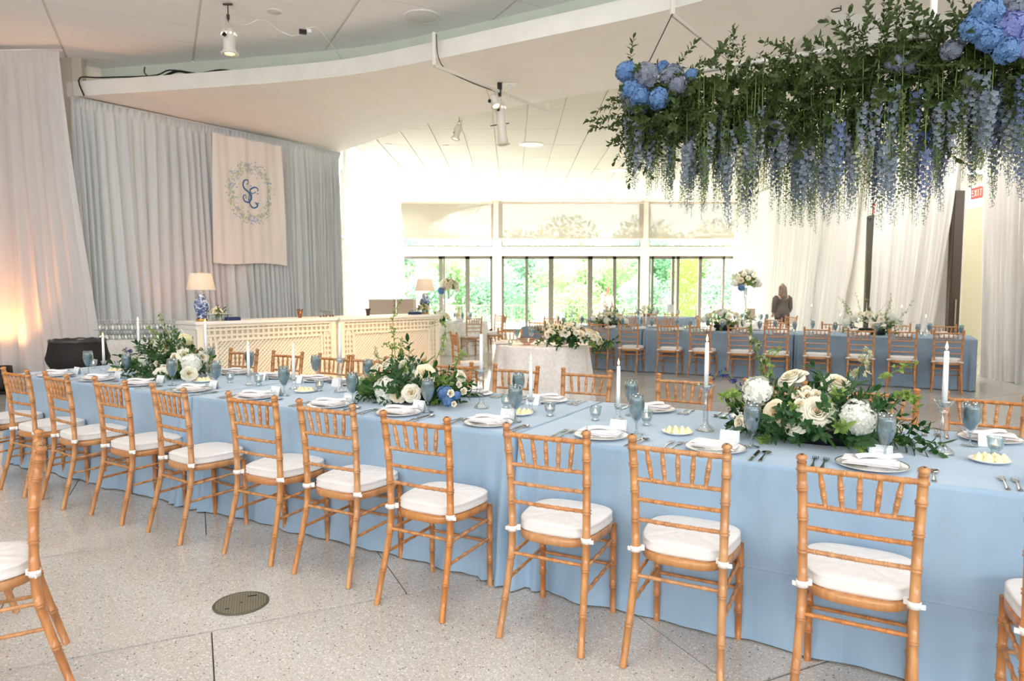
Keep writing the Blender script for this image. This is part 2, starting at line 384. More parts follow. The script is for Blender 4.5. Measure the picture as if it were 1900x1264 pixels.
b = MB(); b.box((-9.7, 2.7, 2.65), (.1, 17.6, 5.3)); b.box((-8.3, 11.2, 2.65), (2.9, .1, 5.3))
b.beam((-6.95, 11.15, 2.65), (-7.4, 11.7, 2.65), .1, 5.3); b.beam((-7.4, 11.5, 2.65), (-4.1, 15.8, 2.65), .1, 5.3)
struct(mk(b, 'wall_stage', mat('stage_wall_paint', (206, 200, 186), .85)))
# right wall with two openings
WR = 8.55
b = MB()
ops = [(-6, 9.3), (10.2, 12.35), (13.1, 15.55), (16.45, 26.1)]
for y0, y1 in ops: b.box((WR, (y0 + y1) / 2, 2.5), (.12, y1 - y0, 5.2))
b.box((WR, 9.75, 4.0), (.12, .95, 2.2)); b.box((WR, 12.72, 4.55), (.12, .8, 1.1)); b.box((WR, 16, 4.2), (.12, .95, 1.8))
struct(mk(b, 'wall_right', M['wall']))
b = MB(); b.box((-.5, -5.9, 4.75), (18.4, .12, 1.0)); b.box((-.5, -5.9, 1.15), (18.4, .12, 2.3))  # unseen rear wall; openings sized to control daylight on the front
for k in range(9): b.box((-9.1 + k * 2.15, -5.9, 3), (.9, .12, 2.2))
struct(mk(b, 'wall_rear', M['wall']))
# corridor behind the openings
b = MB(); b.box((11.6, 13.5, 1.7), (.1, 12, 3.8)); b.box((10.1, 19, 1.7), (3, .1, 3.8)); b.box((10.1, 8, 1.7), (3, .1, 3.8))
struct(mk(b, 'wall_corridor', M['corr']))
struct(mk(MB().box((10.1, 13.5, -.06), (3.1, 12, .1)), 'floor_corridor', M['terrazzo']))
struct(mk(MB().box((10.1, 13.5, 4.05), (3.1, 12, .1)), 'ceiling_corridor', M['corr']))
def door(n, y0, y1, h, label_open=False):
    f = MB()
    f.box((WR - .03, y0, h / 2), (.14, .07, h)); f.box((WR - .03, y1, h / 2), (.14, .07, h)); f.box((WR - .03, (y0 + y1) / 2, h), (.14, y1 - y0 + .07, .07))
    d = struct(mk(f, 'door_%d' % n, M['framed']))
    mk(MB().box((WR, (y0 + y1) / 2 + .04, h / 2), (.012, y1 - y0 - .08, h - .06)), 'pane', M['glass'], d)
    mk(MB().box((WR - .09, y0 + .14, 1.05 + 1.6), (.03, .2, .07)), 'door_closer', M['framed'], d)
    mk(MB().tube([(WR - .1, y1 - .12, .95), (WR - .1, y1 - .12, 1.25)], .012), 'door_handle', M['silver'], d)
door(1, 15.6, 16.4, 3.25); 
f = MB(); f.box((WR - .1, 13.07, 1.7), (.16, .05, 3.4)); f.box((WR - .19, 13.1, 1.7), (.04, .09, 3.4)); f.box((WR - .02, 13.1, 1.7), (.04, .09, 3.4))
d2 = struct(mk(f, 'door_2', M['framed'])); mk(MB().box((WR - .1, 13.03, 1.1), (.03, .03, .5)), 'door_handle', M['silver'], d2)
f = MB()
for yy in (12.45, 13.7): f.box((11.5, yy, 1.2), (.08, .08, 2.4))
f.box((11.5, 13.07, 2.4), (.08, 1.33, .08))
d3 = struct(mk(f, 'door_3', mat('cream_door_frame', (240, 236, 214), .5)))
mk(MB().box((11.53, 13.07, 1.2), (.04, 1.2, 2.36)), 'door_leaf', mat('tan_door', (222, 196, 140), .6), d3)
mk(MB().box((11.49, 13.3, .95), (.02, .14, 1.0)), 'kick_plate', mat('bronze_plate', (146, 122, 84), .5, metal=.3), d3)
for k, (yy, zz) in enumerate(((12.6, 4.0), (14.4, 4.0))):
    o = mk(MB().box((0, 0, 0), (2.2, .12, .04)), 'corridor_light', M['tube'], loc=(10.1, yy, zz - .03)); tag(o, ['bright ceiling light strip in the side corridor, nearer the camera', 'bright ceiling light strip deeper in the side corridor'][k], 'light')
def exit_sign(y, z, label):
    t = thing('exit_sign', label, 'sign', (WR - .12, y, z), -pi / 2)
    mk(MB().box((0, 0, 0), (.34, .05, .2)), 'housing', M['exit'], t)
    b = MB(); st = .014
    def seg(x, z, w_, h_): b.box((x, -.028, z), (w_, .006, h_))
    for k, x in enumerate((-.11, -.035, .035, .105)):
        if k == 0:
            seg(x - .02, 0, st, .12)
            for zz in (-.053, 0, .053): seg(x, zz, .05, st)
        elif k == 1:
            for a in (.5, -.5): b.box((x, -.028, 0), (st, .006, .128), 0, Matrix.Rotation(a * .9, 3, 'Y'))
        elif k == 2: seg(x, 0, st, .12)
        else: seg(x, 0, st, .12); seg(x, .053, .06, st)
    mk(b, 'lettering', M['exitb'], t)
    mk(MB().box((0, 0, .12), (.05, .04, .04)), 'bracket', M['white'], t)
exit_sign(15.95, 3.42, 'red exit sign over the dark framed glass door')
exit_sign(12.5, 3.28, 'red exit sign over the corridor opening, partly behind hanging flowers')

# back wall of windows
b = MB()
x0, x1 = -4.6, WR
def rect(xa, xb, za, zb, th=.22): b.box(((xa + xb) / 2, YB, (za + zb) / 2), (xb - xa, th, zb - za))
bays = [(wx(745), wx(914)), (wx(931), wx(1186)), (wx(1202), wx(1420))]
zt0, zt1, zl1 = wz(459), ZT - .02, wz(476)
edges = [x0] + [e for bay in bays for e in bay] + [x1]
for k in range(0, len(edges), 2): rect(edges[k], edges[k + 1], 0, ZT)
for a, c in bays: rect(a, c, zl1, zt0, .24)
struct(mk(b, 'wall_back', M['wall']))
pxs = [[(748, 3), (819, 7), (825, 3), (868, 8), (912, 4)], [(933, 4), (977, 5), (1022, 9), (1094, 9), (1139, 6), (1184, 4)], [(1203, 3), (1209, 4), (1247, 5), (1256, 5), (1297, 6), (1340, 4), (1366, 4), (1418, 4)]]
for k, (a, c) in enumerate(bays):
    d = MB(); 
    for px, wpx in pxs[k]: d.box((wx(px), YB - .02, zl1 / 2), (wpx * YB / FPX, .1, zl1))
    d.box(((a + c) / 2, YB - .02, zl1 - .05), (c - a, .1, .12)); d.box(((a + c) / 2, YB - .02, .04), (c - a, .1, .08))
    dd = struct(mk(d, 'window_%d' % (k + 1), M['frame']))
    for q in range(len(pxs[k]) - 1):
        xa, xb = wx(pxs[k][q][0]), wx(pxs[k][q + 1][0])
        if xb - xa > .25: mk(MB().box(((xa + xb) / 2, YB, zl1 / 2), (xb - xa - .04, .012, zl1 - .15)), 'pane', M['glass'], dd)
    d = MB(); d.box(((a + c) / 2, YB, zt0 + .02), (c - a, .08, .05)); d.box((a + .02, YB, (zt0 + zt1) / 2), (.04, .08, zt1 - zt0)); d.box((c - .02, YB, (zt0 + zt1) / 2), (.05, .08, zt1 - zt0))
    dd = struct(mk(d, 'window_%d' % (k + 4), M['frame']))
    mk(MB().box(((a + c) / 2, YB, (zt0 + zt1) / 2), (c - a - .05, .012, zt1 - zt0 - .02)), 'pane', M['glass'], dd)
    xa, xb = (wx(741), wx(916), ) if k == 0 else ((wx(925), wx(1190)) if k == 1 else (wx(1199), wx(1315) + .9))
    t = thing('roller_shade', 'translucent beige roller shade over the upper ' + ['window beside the white left wall drape', 'middle window', 'window nearest the tall flowers'][k], 'blind', ((xa + xb) / 2, YB - .2, ZT - .05), 0, 'roller shades on the window wall')
    mk(MB().box((0, 0, -(ZT - wz(443)) / 2), (xb - xa, .004, ZT - wz(443))), 'fabric', M['mesh'], t)
    mk(MB().tube([(-(xb - xa) / 2, 0, 0), ((xb - xa) / 2, 0, 0)], .04, 10), 'roller', M['beige'], t)
    mk(MB().box((0, 0, wz(443) - ZT + .02), (xb - xa, .02, .035)), 'hem_bar', M['beige'], t)

# ceilings
FC = [(-7.1, 11.15), (-6.84, 11.1), (-4.59, 10.64), (-2.48, 10.1), (-1.13, 9.44), (.117, 8.73), (1.7, 7.79), (2.6, 7.0), (4.4, 5.2), (6.6, 2.6), (8.5, -.2)]
FE = [(-3.85, 15.6), (-3.77, 15.4), (-2.24, 13.6), (-1.32, 12.7), (-.42, 12.05), (.6, 11.35), (1.43, 10.8), (1.9, 10.55), (3.5, 9.9), (5.6, 9.4), (8.5, 9.1)]
def smooth(P, k=6):
    out = []
    for i in range(len(P) - 1):
        p0, p1, p2, p3 = (Vector(P[max(0, min(len(P) - 1, i + d))]) for d in (-1, 0, 1, 2))
        for j in range(k):
            t_ = j / k; out.append(.5 * ((2 * p1) + (p2 - p0) * t_ + (2 * p0 - 5 * p1 + 4 * p2 - p3) * t_ ** 2 + (3 * p1 - p0 - 3 * p2 + p3) * t_ ** 3))
    return out + [Vector(P[-1])]
fc, fe = smooth(FC), smooth(FE)
b = MB()
und = [(p.x, p.y, ZS) for p in fc] + [(p.x, p.y, ZS) for p in fe]; n = len(fc)
b.add(und, [(i, i + 1, n + i + 1, n + i) for i in range(n - 1)], 0)
b.add([(fc[0].x, fc[0].y, ZS), (fe[0].x, fe[0].y, ZS), (-7.5, 12, ZS)], [(0, 1, 2)], 0, False)
b.add([(p.x, p.y, z) for z in (ZS, ZT + .1) for p in fe], [(i, i + 1, n + i + 1, n + i) for i in range(n - 1)], 0)
cs = struct(mk(b, 'ceiling_soffit', M['soffit']))
b = MB().grid(lambda u, v: (fc[round(u * (n - 1))].x, fc[round(u * (n - 1))].y - .002, ZS + v * .23), n - 1, 1)
b.add([(p.x + dx, p.y + dy, ZS + .23) for dx, dy in ((0, 0), (.25, .55)) for p in fc], [(i, i + 1, n + i + 1, n + i) for i in range(n - 1)], 0)
struct(mk(b, 'trim_1', M['fascia']))
b = MB().grid(lambda u, v: (fc[round(u * (n - 1))].x + .25, fc[round(u * (n - 1))].y + .55, ZS + .22 + v * .4), n - 1, 1)
struct(mk(b, 'trim_2', M['riser']))
b = MB(); b.box((6.2, 8.6, 4.46), (4.9, 1.4, .3)); b.add([(3.55, 7.9, 4.6), (3.79, 7.9, 4.3), (3.79, 9.3, 4.3), (3.55, 9.3, 4.6), (3.79, 7.9, 4.6)], [(0, 1, 2, 3), (0, 4, 1)], 0, False)
struct(mk(b, 'trim_3', mat('bulkhead_paint', (206, 204, 196), .85)))
# near ceiling: grid turned 27 degrees
G1 = Vector((-.454, .891, 0)); G2 = Vector((.891, .454, 0))
cn = struct(mk(MB().box((-.3, 3.9, ZN + .06), (19.6, 19.7, .06)), 'ceiling', M['tbar']))
PL, PW = 1.8, .7
pm = MB().box((0, 0, 0), (PL - .035, PW - .012, .02)).data('ceiling_panel', M['panel'])
offp = at_z(357, 123, ZN); base_e = offp.dot(G2); base_f = at_z(365, 52, ZN).dot(G1)
for i in range(-6, 8):
    for j in range(-20, 12):
        c = G2 * (base_e + (i + .5) * PL) + G1 * (base_f + (j + .5) * PW)
        if not (-9.2 < c.x < 7.8 and -4 < c.y < 13.2): continue
        ob('ceiling_panel', pm, cn, (c.x, c.y, ZN + .022), (0, 0, atan2(G2.y, G2.x)))
for x_, y_, z_ in [(a_, b_, ZN) for a_, b_ in FILLS] + [(a_, b_, ZT) for a_, b_ in FAR_FILLS]:       # made-up frames dressing the added ceiling fill lights
    b = MB()
    for dx, dy, wx_, wy_ in ((.63, 0, .05, 1.3), (-.63, 0, .05, 1.3), (0, .63, 1.3, .05), (0, -.63, 1.3, .05)): b.box((x_ + dx, y_ + dy, z_ - .03), (wx_, wy_, .1))
    mk(b, 'fill_light_frame', M['white'], cn)
# far ceiling
FEo = [(-4.6, 15.3), (-3.8, 15.2), (-2.2, 13.3), (-.4, 11.8), (1.4, 10.6), (3.5, 9.7), (8.7, 8.9)]
b = MB().prism(FEo + [(8.7, 26.4), (-4.6, 26.4)], ZT + .04, ZT + .1); cf = struct(mk(b, 'ceiling_far', M['tbarw']))
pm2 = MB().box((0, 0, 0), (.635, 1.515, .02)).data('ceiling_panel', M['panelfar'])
for i in range(19):
    for j in range(11):
        x_, y_ = -4.0 + .33 + i * .66, 9.9 + .76 + j * 1.53
        if y_ > 26: continue
        q = [i_ for i_ in range(6) if FEo[i_][0] <= x_ + .33 <= FEo[i_ + 1][0]]
        if q and y_ + .76 < FEo[q[0]][1] + (FEo[q[0] + 1][1] - FEo[q[0]][1]) * (x_ + .33 - FEo[q[0]][0]) / (FEo[q[0] + 1][0] - FEo[q[0]][0]) - .1: continue
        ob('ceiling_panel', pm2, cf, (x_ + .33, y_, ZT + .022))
def disc_fix(u, v, z, r, label, cat='light fixture', group='recessed ceiling fixtures'):
    p = at_z(u, v, z); t = thing('ceiling_speaker' if r > .2 else 'recessed_light', label, 'speaker' if r > .2 else 'light', p, 0, group)
    mk(MB().lathe([(r * .001, -.012), (r * .8, -.012), (r * .86, -.006)], 28, cap=False), 'grille', M['white'] if r > .2 else M['fixture'], t)
    mk(MB().lathe([(r * .86, -.006), (r * .9, -.014), (r, -.012), (r, .004)], 28, cap=False), 'trim_ring', M['white'], t)
zz = ZN + .012
disc_fix(784, 31, zz, .25, 'round white ceiling speaker in the near ceiling above the fascia')
disc_fix(509, 21, zz, .1, 'small round recessed light in the near ceiling beside the hanging spotlight')
zz = ZT + .012
for u, v, r, l in ((721, 268, .09, 'small recessed light near the white wall drape'), (986, 268, .28, 'round ceiling speaker beyond the curved soffit'), (1144, 270, .09, 'small recessed light behind the trailing flowers'), (931, 315, .1, 'small recessed light in the middle of the far ceiling'), (755, 315, .1, 'small recessed light toward the window wall by the drape'), (1107, 315, .1, 'small recessed light toward the window wall near the flowers'), (1150, 316, .28, 'round ceiling speaker farther toward the windows'), (826, 270, .07, 'small sprinkler cap between two recessed lights')):
    disc_fix(u, v, zz, r, l)

# ================================================================ DRAPES
def drape(name, top, bot, zt, zb, folds, amp, seed, m_, label, cat='curtain', group=None, nz=26, head=True, parent=None, zfun=None, flare=.6):
    rr = random.Random(seed); nu = folds * 7
    ph = [rr.uniform(0, 6.28) for _ in range(6)]
    top = smooth([Vector(p) for p in top], 8); bot = smooth([Vector(p) for p in bot], 8)
    def along(P, u):
        x_ = u * (len(P) - 1); i = min(int(x_), len(P) - 2); return P[i].lerp(P[i + 1], x_ - i)
    def fn(u, v):
        z = zt + (zb - zt) * v
        uu = u + .012 * sin(u * 23 + ph[0]) + .01 * v * sin(u * 41 + ph[1]) + .012 * v * sin(u * 11 + ph[4])
        p = along(top, min(max(u, 0), 1)).lerp(along(bot, min(max(u, 0), 1)), v ** 1.3)
        q = (along(top, min(1, u + .01)) - along(top, max(0, u - .01))).normalized(); nrm = Vector((q.y, -q.x))
        f = sin(uu * folds * 2 * pi + ph[2]) + .45 * sin(uu * folds * 4.63 * pi + ph[3]) + .5 * noise.noise(Vector((u * folds * 1.3, v * 1.2, seed)))
        a = amp * (.35 + .65 * min(1, v * 6)) * (.75 + flare * v * .6) * (.6 + .8 * abs(noise.noise(Vector((u * folds * .23, v * .6, seed + 5)))) * 1.5)
        d = f * a
        if head and v < .035: d = amp * .55 * sin(uu * folds * 4 * pi) * (1 if v < .02 else .2) + .015
        pz = z + (zfun(u, v) if zfun else 0)
        return (p.x + nrm.x * d, p.y + nrm.y * d, pz)
    nrow = nz
    rows = [0, .008, .02, .028, .036] + [.05 + .95 * (k / nrow) for k in range(nrow + 1)]
    vs = [fn(i / nu, r_) for r_ in rows for i in range(nu + 1)]
    b = MB().add(vs, [(j * (nu + 1) + i, j * (nu + 1) + i + 1, (j + 1) * (nu + 1) + i + 1, (j + 1) * (nu + 1) + i) for j in range(len(rows) - 1) for i in range(nu)])
    o = mk(b, name, m_, parent)
    if parent is None: tag(o, label, cat, group)
    return o
drape('drape', [(-9.6, 10.75), (-8.2, 10.6), (-6.84, 10.6)], [(-9.6, 10.6), (-8.2, 10.4), (-6.32, 10.55)], 5.12, .01, 17, .05, 1, M['sheer'], 'sheer white floor length drape glowing peach beside the black bin', group='white drapes', head=True)
drape('drape', [(-6.95, 11.0), (-5.6, 12.9), (-4.5, 14.3), (-3.83, 15.35)], [(-6.7, 10.75), (-5.4, 12.8), (-4.4, 14.2), (-3.8, 15.3)], 4.56, .01, 44, .075, 2, M['grey'], 'pale grey pleated drape behind the bar and banner')
drape('drape', [(lwx(15.45) + .05, 15.45), (lwx(26) + .1, 25.75)], [(lwx(15.45) + .1, 15.45), (lwx(26) + .25, 25.75)], ZT - .04, .01, 44, .045, 3, M['sheer'], 'sheer white drape covering the side wall between bar and windows', group='white drapes')
XR = 8.33
drape('drape', [(XR, 25.7), (XR, 16.5)], [(XR - .05, 25.7), (XR, 17.4)], ZT - .06, .01, 42, .05, 4, M['sheerr'], 'long sheer white drape behind the woman in grey', group='white drapes')
drape('drape', [(XR, 15.78), (XR, 12.85)], [(XR - .05, 15.8), (XR - .1, 13.5)], ZT - .06, .01, 20, .05, 5, M['sheerr'], 'sheer white drape gathered aside between glass door and corridor opening', group='white drapes')
drape('drape', [(XR, 12.25), (XR, 8.2)], [(XR - .1, 11.85), (XR - .1, 8.2)], ZT - .06, .01, 26, .06, 6, M['sheerr'], 'nearest sheer white drape pooling on the floor at the table end', group='white drapes')
for k, (a, c, l) in enumerate((((-9.6, 10.72, 5.14), (-6.8, 10.6, 5.14), 'rod above the peach lit drape'), ((-6.95, 11.03, 4.57), (-3.83, 15.4, 4.57), 'rod above the grey drape'))):
    tag(mk(MB().tube([a, c], .018), 'drape_rod', M['white']), 'thin white drape ' + l, 'rod')

# banner
BA, BB = Vector((-5.60, 12.72, 0)), Vector((-4.72, 13.92, 0)); bd = (BB - BA); bl = bd.length; bdn = bd.normalized(); bn = Vector((bdn.y, -bdn.x, 0))
t = thing('banner', 'white cloth banner with blue monogram in a pale floral wreath hung on grey drape', 'banner', BA + bn * .17, atan2(bd.y, bd.x))
def bz(x, z):   # cloth relief
    k = (4.38 - z) / 2.35
    return -(.03 * sin(x * 13 + k * 2) * (1 - .4 * k) + .012 * sin(x * 31 - k * 3) + .02 * k * sin(x * 5 + 1))
def bf(u, v):
    x = (u - .5) * bl * (.97 + .1 * v) + bl / 2; z = 4.38 - 2.35 * v - .02 * sin(u * 7) * v
    return (x, bz(x, z), z)
mk(MB().grid(bf, 60, 40), 'banner_cloth', M['banner'], t)
b = MB(); cxb, czb = bl * .52, 3.42
def stroke(pts, w0=.012):
    P = smooth([Vector(p) for p in pts], 5); L_, vs = len(P), []
    for i, p in enumerate(P):
        d = (P[min(i + 1, L_ - 1)] - P[max(i - 1, 0)]); d = d.normalized() if d.length else Vector((1, 0)); wv = w0 * (.35 + .65 * sin(pi * (i + .5) / L_)); nn_ = Vector((-d.y, d.x)) * wv
        for q in (p - nn_, p + nn_): vs.append((cxb + q.x, bz(cxb + q.x, czb + q.y) - .008, czb + q.y))
    b.add(vs, [(2 * i, 2 * i + 1, 2 * i + 3, 2 * i + 2) for i in range(L_ - 1)])
stroke([(-.05, .13), (-.02, .17), (-.08, .2), (-.14, .17), (-.16, .09), (-.12, .02), (-.02, -.03), (.03, -.09), (.02, -.17), (-.05, -.22), (-.13, -.2), (-.16, -.13), (-.12, -.09), (-.09, -.12)], .017)
stroke([(.14, 0), (.15, .05), (.1, .08), (.04, .05), (.01, 0), (.05, -.04), (.1, -.02)], .014)
stroke([(.01, -.02), (-.02, -.12), (0, -.24), (.06, -.31), (.12, -.29), (.13, -.23), (.08, -.21)], .015)
stroke([(.05, -.05), (.03, -.12), (.02, -.18)], .01)
for x_, y_ in ((-.07, .12), (-.1, -.14), (-.03, -.16), (.1, -.01), (.14, -.04), (.11, -.24), (.15, -.22), (.03, .1), (-.05, .2)):
    b.add([(cxb + x_ + .013 * cos(a), bz(cxb + x_, czb + y_) - .009, czb + y_ + .013 * sin(a)) for a in [k * pi / 4 for k in range(8)]], [tuple(range(8))])
mk(b, 'monogram', M['monog'], t)
for nm, mt, nlf, seed in (('printed_leaf_wreath', 'prg', 330, 1), ('printed_blue_blossoms', 'prb', 120, 2), ('printed_lilac_ribbon', 'prl', 60, 3)):
    b = MB(); rr = random.Random(seed)
    for _ in range(nlf):
        a = rr.uniform(0, 2 * pi); rad = rr.gauss(1, .11)
        if nm.endswith('ribbon'): a = rr.choice([pi / 2, -pi / 2]) + rr.gauss(0, .22)
        ex, ez = .42 * rad * cos(a), .5 * rad * sin(a) - .05
        s_ = rr.uniform(.015, .034); g = rr.uniform(0, pi)
        P = [(-s_, 0), (0, .4 * s_), (s_, 0), (0, -.4 * s_)]
        vs = []
        for p in P:
            x = cxb + ex + p[0] * cos(g) - p[1] * sin(g); z = czb + ez + p[0] * sin(g) + p[1] * cos(g); vs.append((x, bz(x, z) - .006 - .001 * seed, z))
        b.add(vs, [(0, 1, 2, 3)])
    o = mk(b, nm, M[mt], t); o['kind'] = 'stuff'

# ================================================================ CHAIR
def bamboo(a, c, r, rings=(), n=8, path=None, fin=False, taper=None):
    """turned rod with bamboo rings; path(t) gives the centre line"""
    b = MB(); pf = path or (lambda t_: Vector(a).lerp(Vector(c), t_))
    ts = {0., 1.}
    if path: ts |= {k / 10 for k in range(11)}
    prof = {}
    Lg = sum((pf((k + 1) / 20) - pf(k / 20)).length for k in range(20)); e = .004 / Lg
    for q in rings:
        for d, k in ((-1.9, 1), (-1.3, 1.26), (-.5, 1.02), (0, .98), (.5, 1.02), (1.3, 1.26), (1.9, 1)): prof[min(1, max(0, q + d * e))] = k
    for q in ts: prof.setdefault(q, 1)
    K = sorted(prof); rad = [r * prof[q] * (taper(q) if taper else 1) for q in K]
    b.tube([pf(q) for q in K], rad, n)
    if fin:
        p = pf(1); d = (pf(1) - pf(.98)).normalized()
        b.tube([p, p + d * .006, p + d * .012, p + d * .02, p + d * .027], [r * .82, r * .82, r * 1.22, r * 1.12, r * .55], n)
    return b
def post_path(sx):
    P = [Vector((sx * x, y, z)) for x, y, z in ((.186, -.275, .0), (.179, -.238, .14), (.172, -.198, .29), (.170, -.180, .405), (.171, -.180, .52), (.174, -.187, .68), (.178, -.203, .82), (.180, -.214, .893))]
    S_ = smooth3(P)
    return lambda t_: S_(t_)
def smooth3(P):
    def f(t_):
        x = t_ * (len(P) - 1); i = min(int(x), len(P) - 2); u = x - i
        p0, p1, p2, p3 = (P[max(0, min(len(P) - 1, i + d))] for d in (-1, 0, 1, 2))
        return .5 * ((2 * p1) + (p2 - p0) * u + (2 * p0 - 5 * p1 + 4 * p2 - p3) * u * u + (3 * p1 - p0 - 3 * p2 + p3) * u ** 3)
    return f
def seat_outline(sc=1.0, n=40):
    out = []
    for k in range(n):
        a = 2 * pi * k / n; ca, sa = cos(a), sin(a)
        e = .62
        x = abs(ca) ** e * (1 if ca > 0 else -1); y = abs(sa) ** e * (1 if sa > 0 else -1)
        out.append((x * (.184 + .019 * y) * sc, y * .193 * sc + .005))
    return out
def build_chair():
    t = thing('chiavari_chair', '', 'chair')
    w_ = M['wood']
    for sx in (-1, 1):
        p = post_path(sx)
        mk(bamboo(0, 0, .0165, (.16, .33, .50, .62, .725, .83, .93), 10, p, True, lambda q: .86 + .14 * min(1, q * 2.5)), 'back_post', w_, t)
        q0, q1 = Vector((sx * .176, .165, .0)), Vector((sx * .176, .160, .42))
        mk(bamboo(q0, q1, .0165, (.3, .56, .78), 10, None, False, lambda q: .82 + .18 * q), 'front_leg', w_, t)
    so_ = seat_outline(); n_ = len(so_)
    b = MB(); zs = [(.95, .403), (1.0, .407), (1.005, .434), (.97, .440), (.5, .438)]
    vs = [(x * k, (y - .005) * k + .005, z) for k, z in zs for x, y in so_]
    b.add(vs, [(j * n_ + i, j * n_ + (i + 1) % n_, (j + 1) * n_ + (i + 1) % n_, (j + 1) * n_ + i) for j in range(len(zs) - 1) for i in range(n_)] + [tuple(range(n_))[::-1], tuple((len(zs) - 1) * n_ + i for i in range(n_))])
    mk(b, 'seat', w_, t)
    b = MB(); zs = [(.93, .456), (1.0, .463), (1.025, .467), (1.005, .474), (1.02, .486), (1.0, .497), (1.02, .5015), (.97, .506), (.8, .511), (.4, .514), (.05, .515)]
    vs = []
    for k, z in zs:
        for i, (x, y) in enumerate(so_):
            yy = (y - .005) * k + .008
            if yy < -.16: yy = -.16 + (yy + .16) * .35
            vs.append((x * k * .985, yy, z - .018 + .002 * sin(i * 1.7) * (k < .9)))
    b.add(vs, [(j * n_ + i, j * n_ + (i + 1) % n_, (j + 1) * n_ + (i + 1) % n_, (j + 1) * n_ + i) for j in range(len(zs) - 1) for i in range(n_)] + [tuple((len(zs) - 1) * n_ + i for i in range(n_))])
    cu = mk(b, 'seat_cushion', M['cushion'], t)
    for sx in (-1, 1):
        b = MB().lathe([(.0175, -.011), (.0205, -.012), (.0205, .012), (.0175, .011)], 14, (sx * .1705, -.180, .452), 0, False)
        b.box((sx * .155, -.165, .452), (.03, .012, .022), 0, sx * -.6); b.box((sx * .194, -.184, .448), (.018, .003, .016), 0, sx * .3)
        mk(b, 'tie_strap', M['strap'], cu)
    def across(z0, r, yk=None, rings=(.12, .25, .38, .5, .62, .75, .88), name='back_rail', bow=.006):
        z0_ = z0
        tt = 0.
        p = post_path(1)
        tt = min((abs(p(k / 200).z - z0), k / 200) for k in range(201))[1]; q = p(tt)
        pth = lambda u: Vector((q.x * (2 * u - 1), q.y - bow * sin(pi * u), z0))
        mk(bamboo(0, 0, r, rings, 8, pth), name, w_, t); return q
    qt = across(.868, .0105, name='top_rail'); qb = across(.738, .0085)
    for z0 in (.655, .572): across(z0, .0085)
    for k in range(5):
        x_ = (k - 2) * .057
        mk(bamboo((x_ * .9, qb.y - .005, .738), (x_ * 1.07, qt.y - .005, .868), .0085, (.3, .62), 7, None, False, lambda q: .8 + .35 * sin(pi * q)), 'spindle', w_, t)
    rg = (.2, .4, .6, .8)
    def bar(a, c, r=.0078): mk(bamboo(a, c, r, rg, 7), 'stretcher', w_, t)
    p = post_path(1)
    def pz(z): return p(min((abs(p(k / 200).z - z), k / 200) for k in range(201))[1])
    for z0 in (.335, .235):
        q = pz(z0)
        for sx in (-1, 1): bar((sx * q.x, q.y, z0), (sx * .176, .163, z0 + .012))
    q = pz(.345); bar((-q.x, q.y, .345), (q.x, q.y, .345))
    bar((-.176, .163, .33), (.176, .163, .33)); bar((-.176, .163, .225), (.176, .163, .225))
    return t
chair = Kind(build_chair)

FRONT = [(15.7, 679, 64, 684.7), (114, 684.7, 153.4, 691), (176.8, 697, 241.2, 705), (283.6, 710, 342.7, 719), (430.4, 725, 509, 733), (563, 739, 653, 748), (715.7, 761, 826.7, 772.7), (942.4, 783.7, 1086.7, 797.5), (1179, 803.7, 1348, 820.5), (1489.6, 841.6, 1713.5, 865.5)]
fs = []
for k, a in enumerate(FRONT):
    p, q = at_z(a[0], a[1], .935), at_z(a[2], a[3], .935); c = (p + q) / 2; c.z = 0
    d = q - p; an = atan2(d.y, d.x); an = max(-.66, min(-.44, an))
    fwd = Vector((-sin(an), cos(an), 0)); c = c + fwd * .214
    s_, n_ = sn(c)
    if n_ > 2.795: c -= DN * (n_ - 2.795)
    fs.append((s_, c, an))
fs.insert(0, (fs[0][0] - .62, fs[0][1] - DS * .62, ANG + .03)); fs.append((fs[-1][0] + .66, fs[-1][1] + DS * .64 - DN * .03, ANG + .03))
for k, (s_, c, an) in enumerate(fs):
    chair((c.x, c.y, 0), an, '%s wooden chiavari chair from the left, near side of the front table' % ORD[k], 'chairs along the near side of the front table')
OPP = [(345, 640.5, 392, 643.5), (422.5, 645.5, 470.3, 648.5), (504, 650.3, 554, 653.4), (586, 655, 639.8, 658.7), None, None, (806, 667, 872, 672), (921, 674.6, 995, 679.7), (1050, 682, 1132, 686), (1220, 691.4, 1309, 703), None, (1590, 717, 1690, 721.5), (1767, 724, 1885, 733)]
os_ = []
for a in OPP:
    if a is None: os_.append(None); continue
    p, q = at_z(a[0], a[1], .935), at_z(a[2], a[3], .935); c = (p + q) / 2; c.z = 0; c -= DN * .214
    os_.append((sn(c)[0], c))
for i, o in enumerate(os_):
    if o is None:
        j0 = max(j for j in range(i) if os_[j]); j1 = min(j for j in range(i, len(os_)) if OPP[j] is not None)
        p = at_z(OPP[j1][0], OPP[j1][1], .92); q = at_z(OPP[j1][2], OPP[j1][3], .92); s1 = sn((p + q) / 2)[0]
        s_ = os_[j0][0] + (s1 - os_[j0][0]) / (j1 - j0) * (i - j0); os_[i] = (s_, T(s_, 4.42))
for k, (s_, c) in enumerate(os_):
    n_ = sn(c)[1]; c = T(s_, max(n_, 4.39))
    chair((c.x, c.y, 0), ANG + pi + (.05 if k % 3 else -.04), '%s wooden chiavari chair from the left behind the front table, facing the camera' % ORD[k], 'chairs along the far side of the front table')

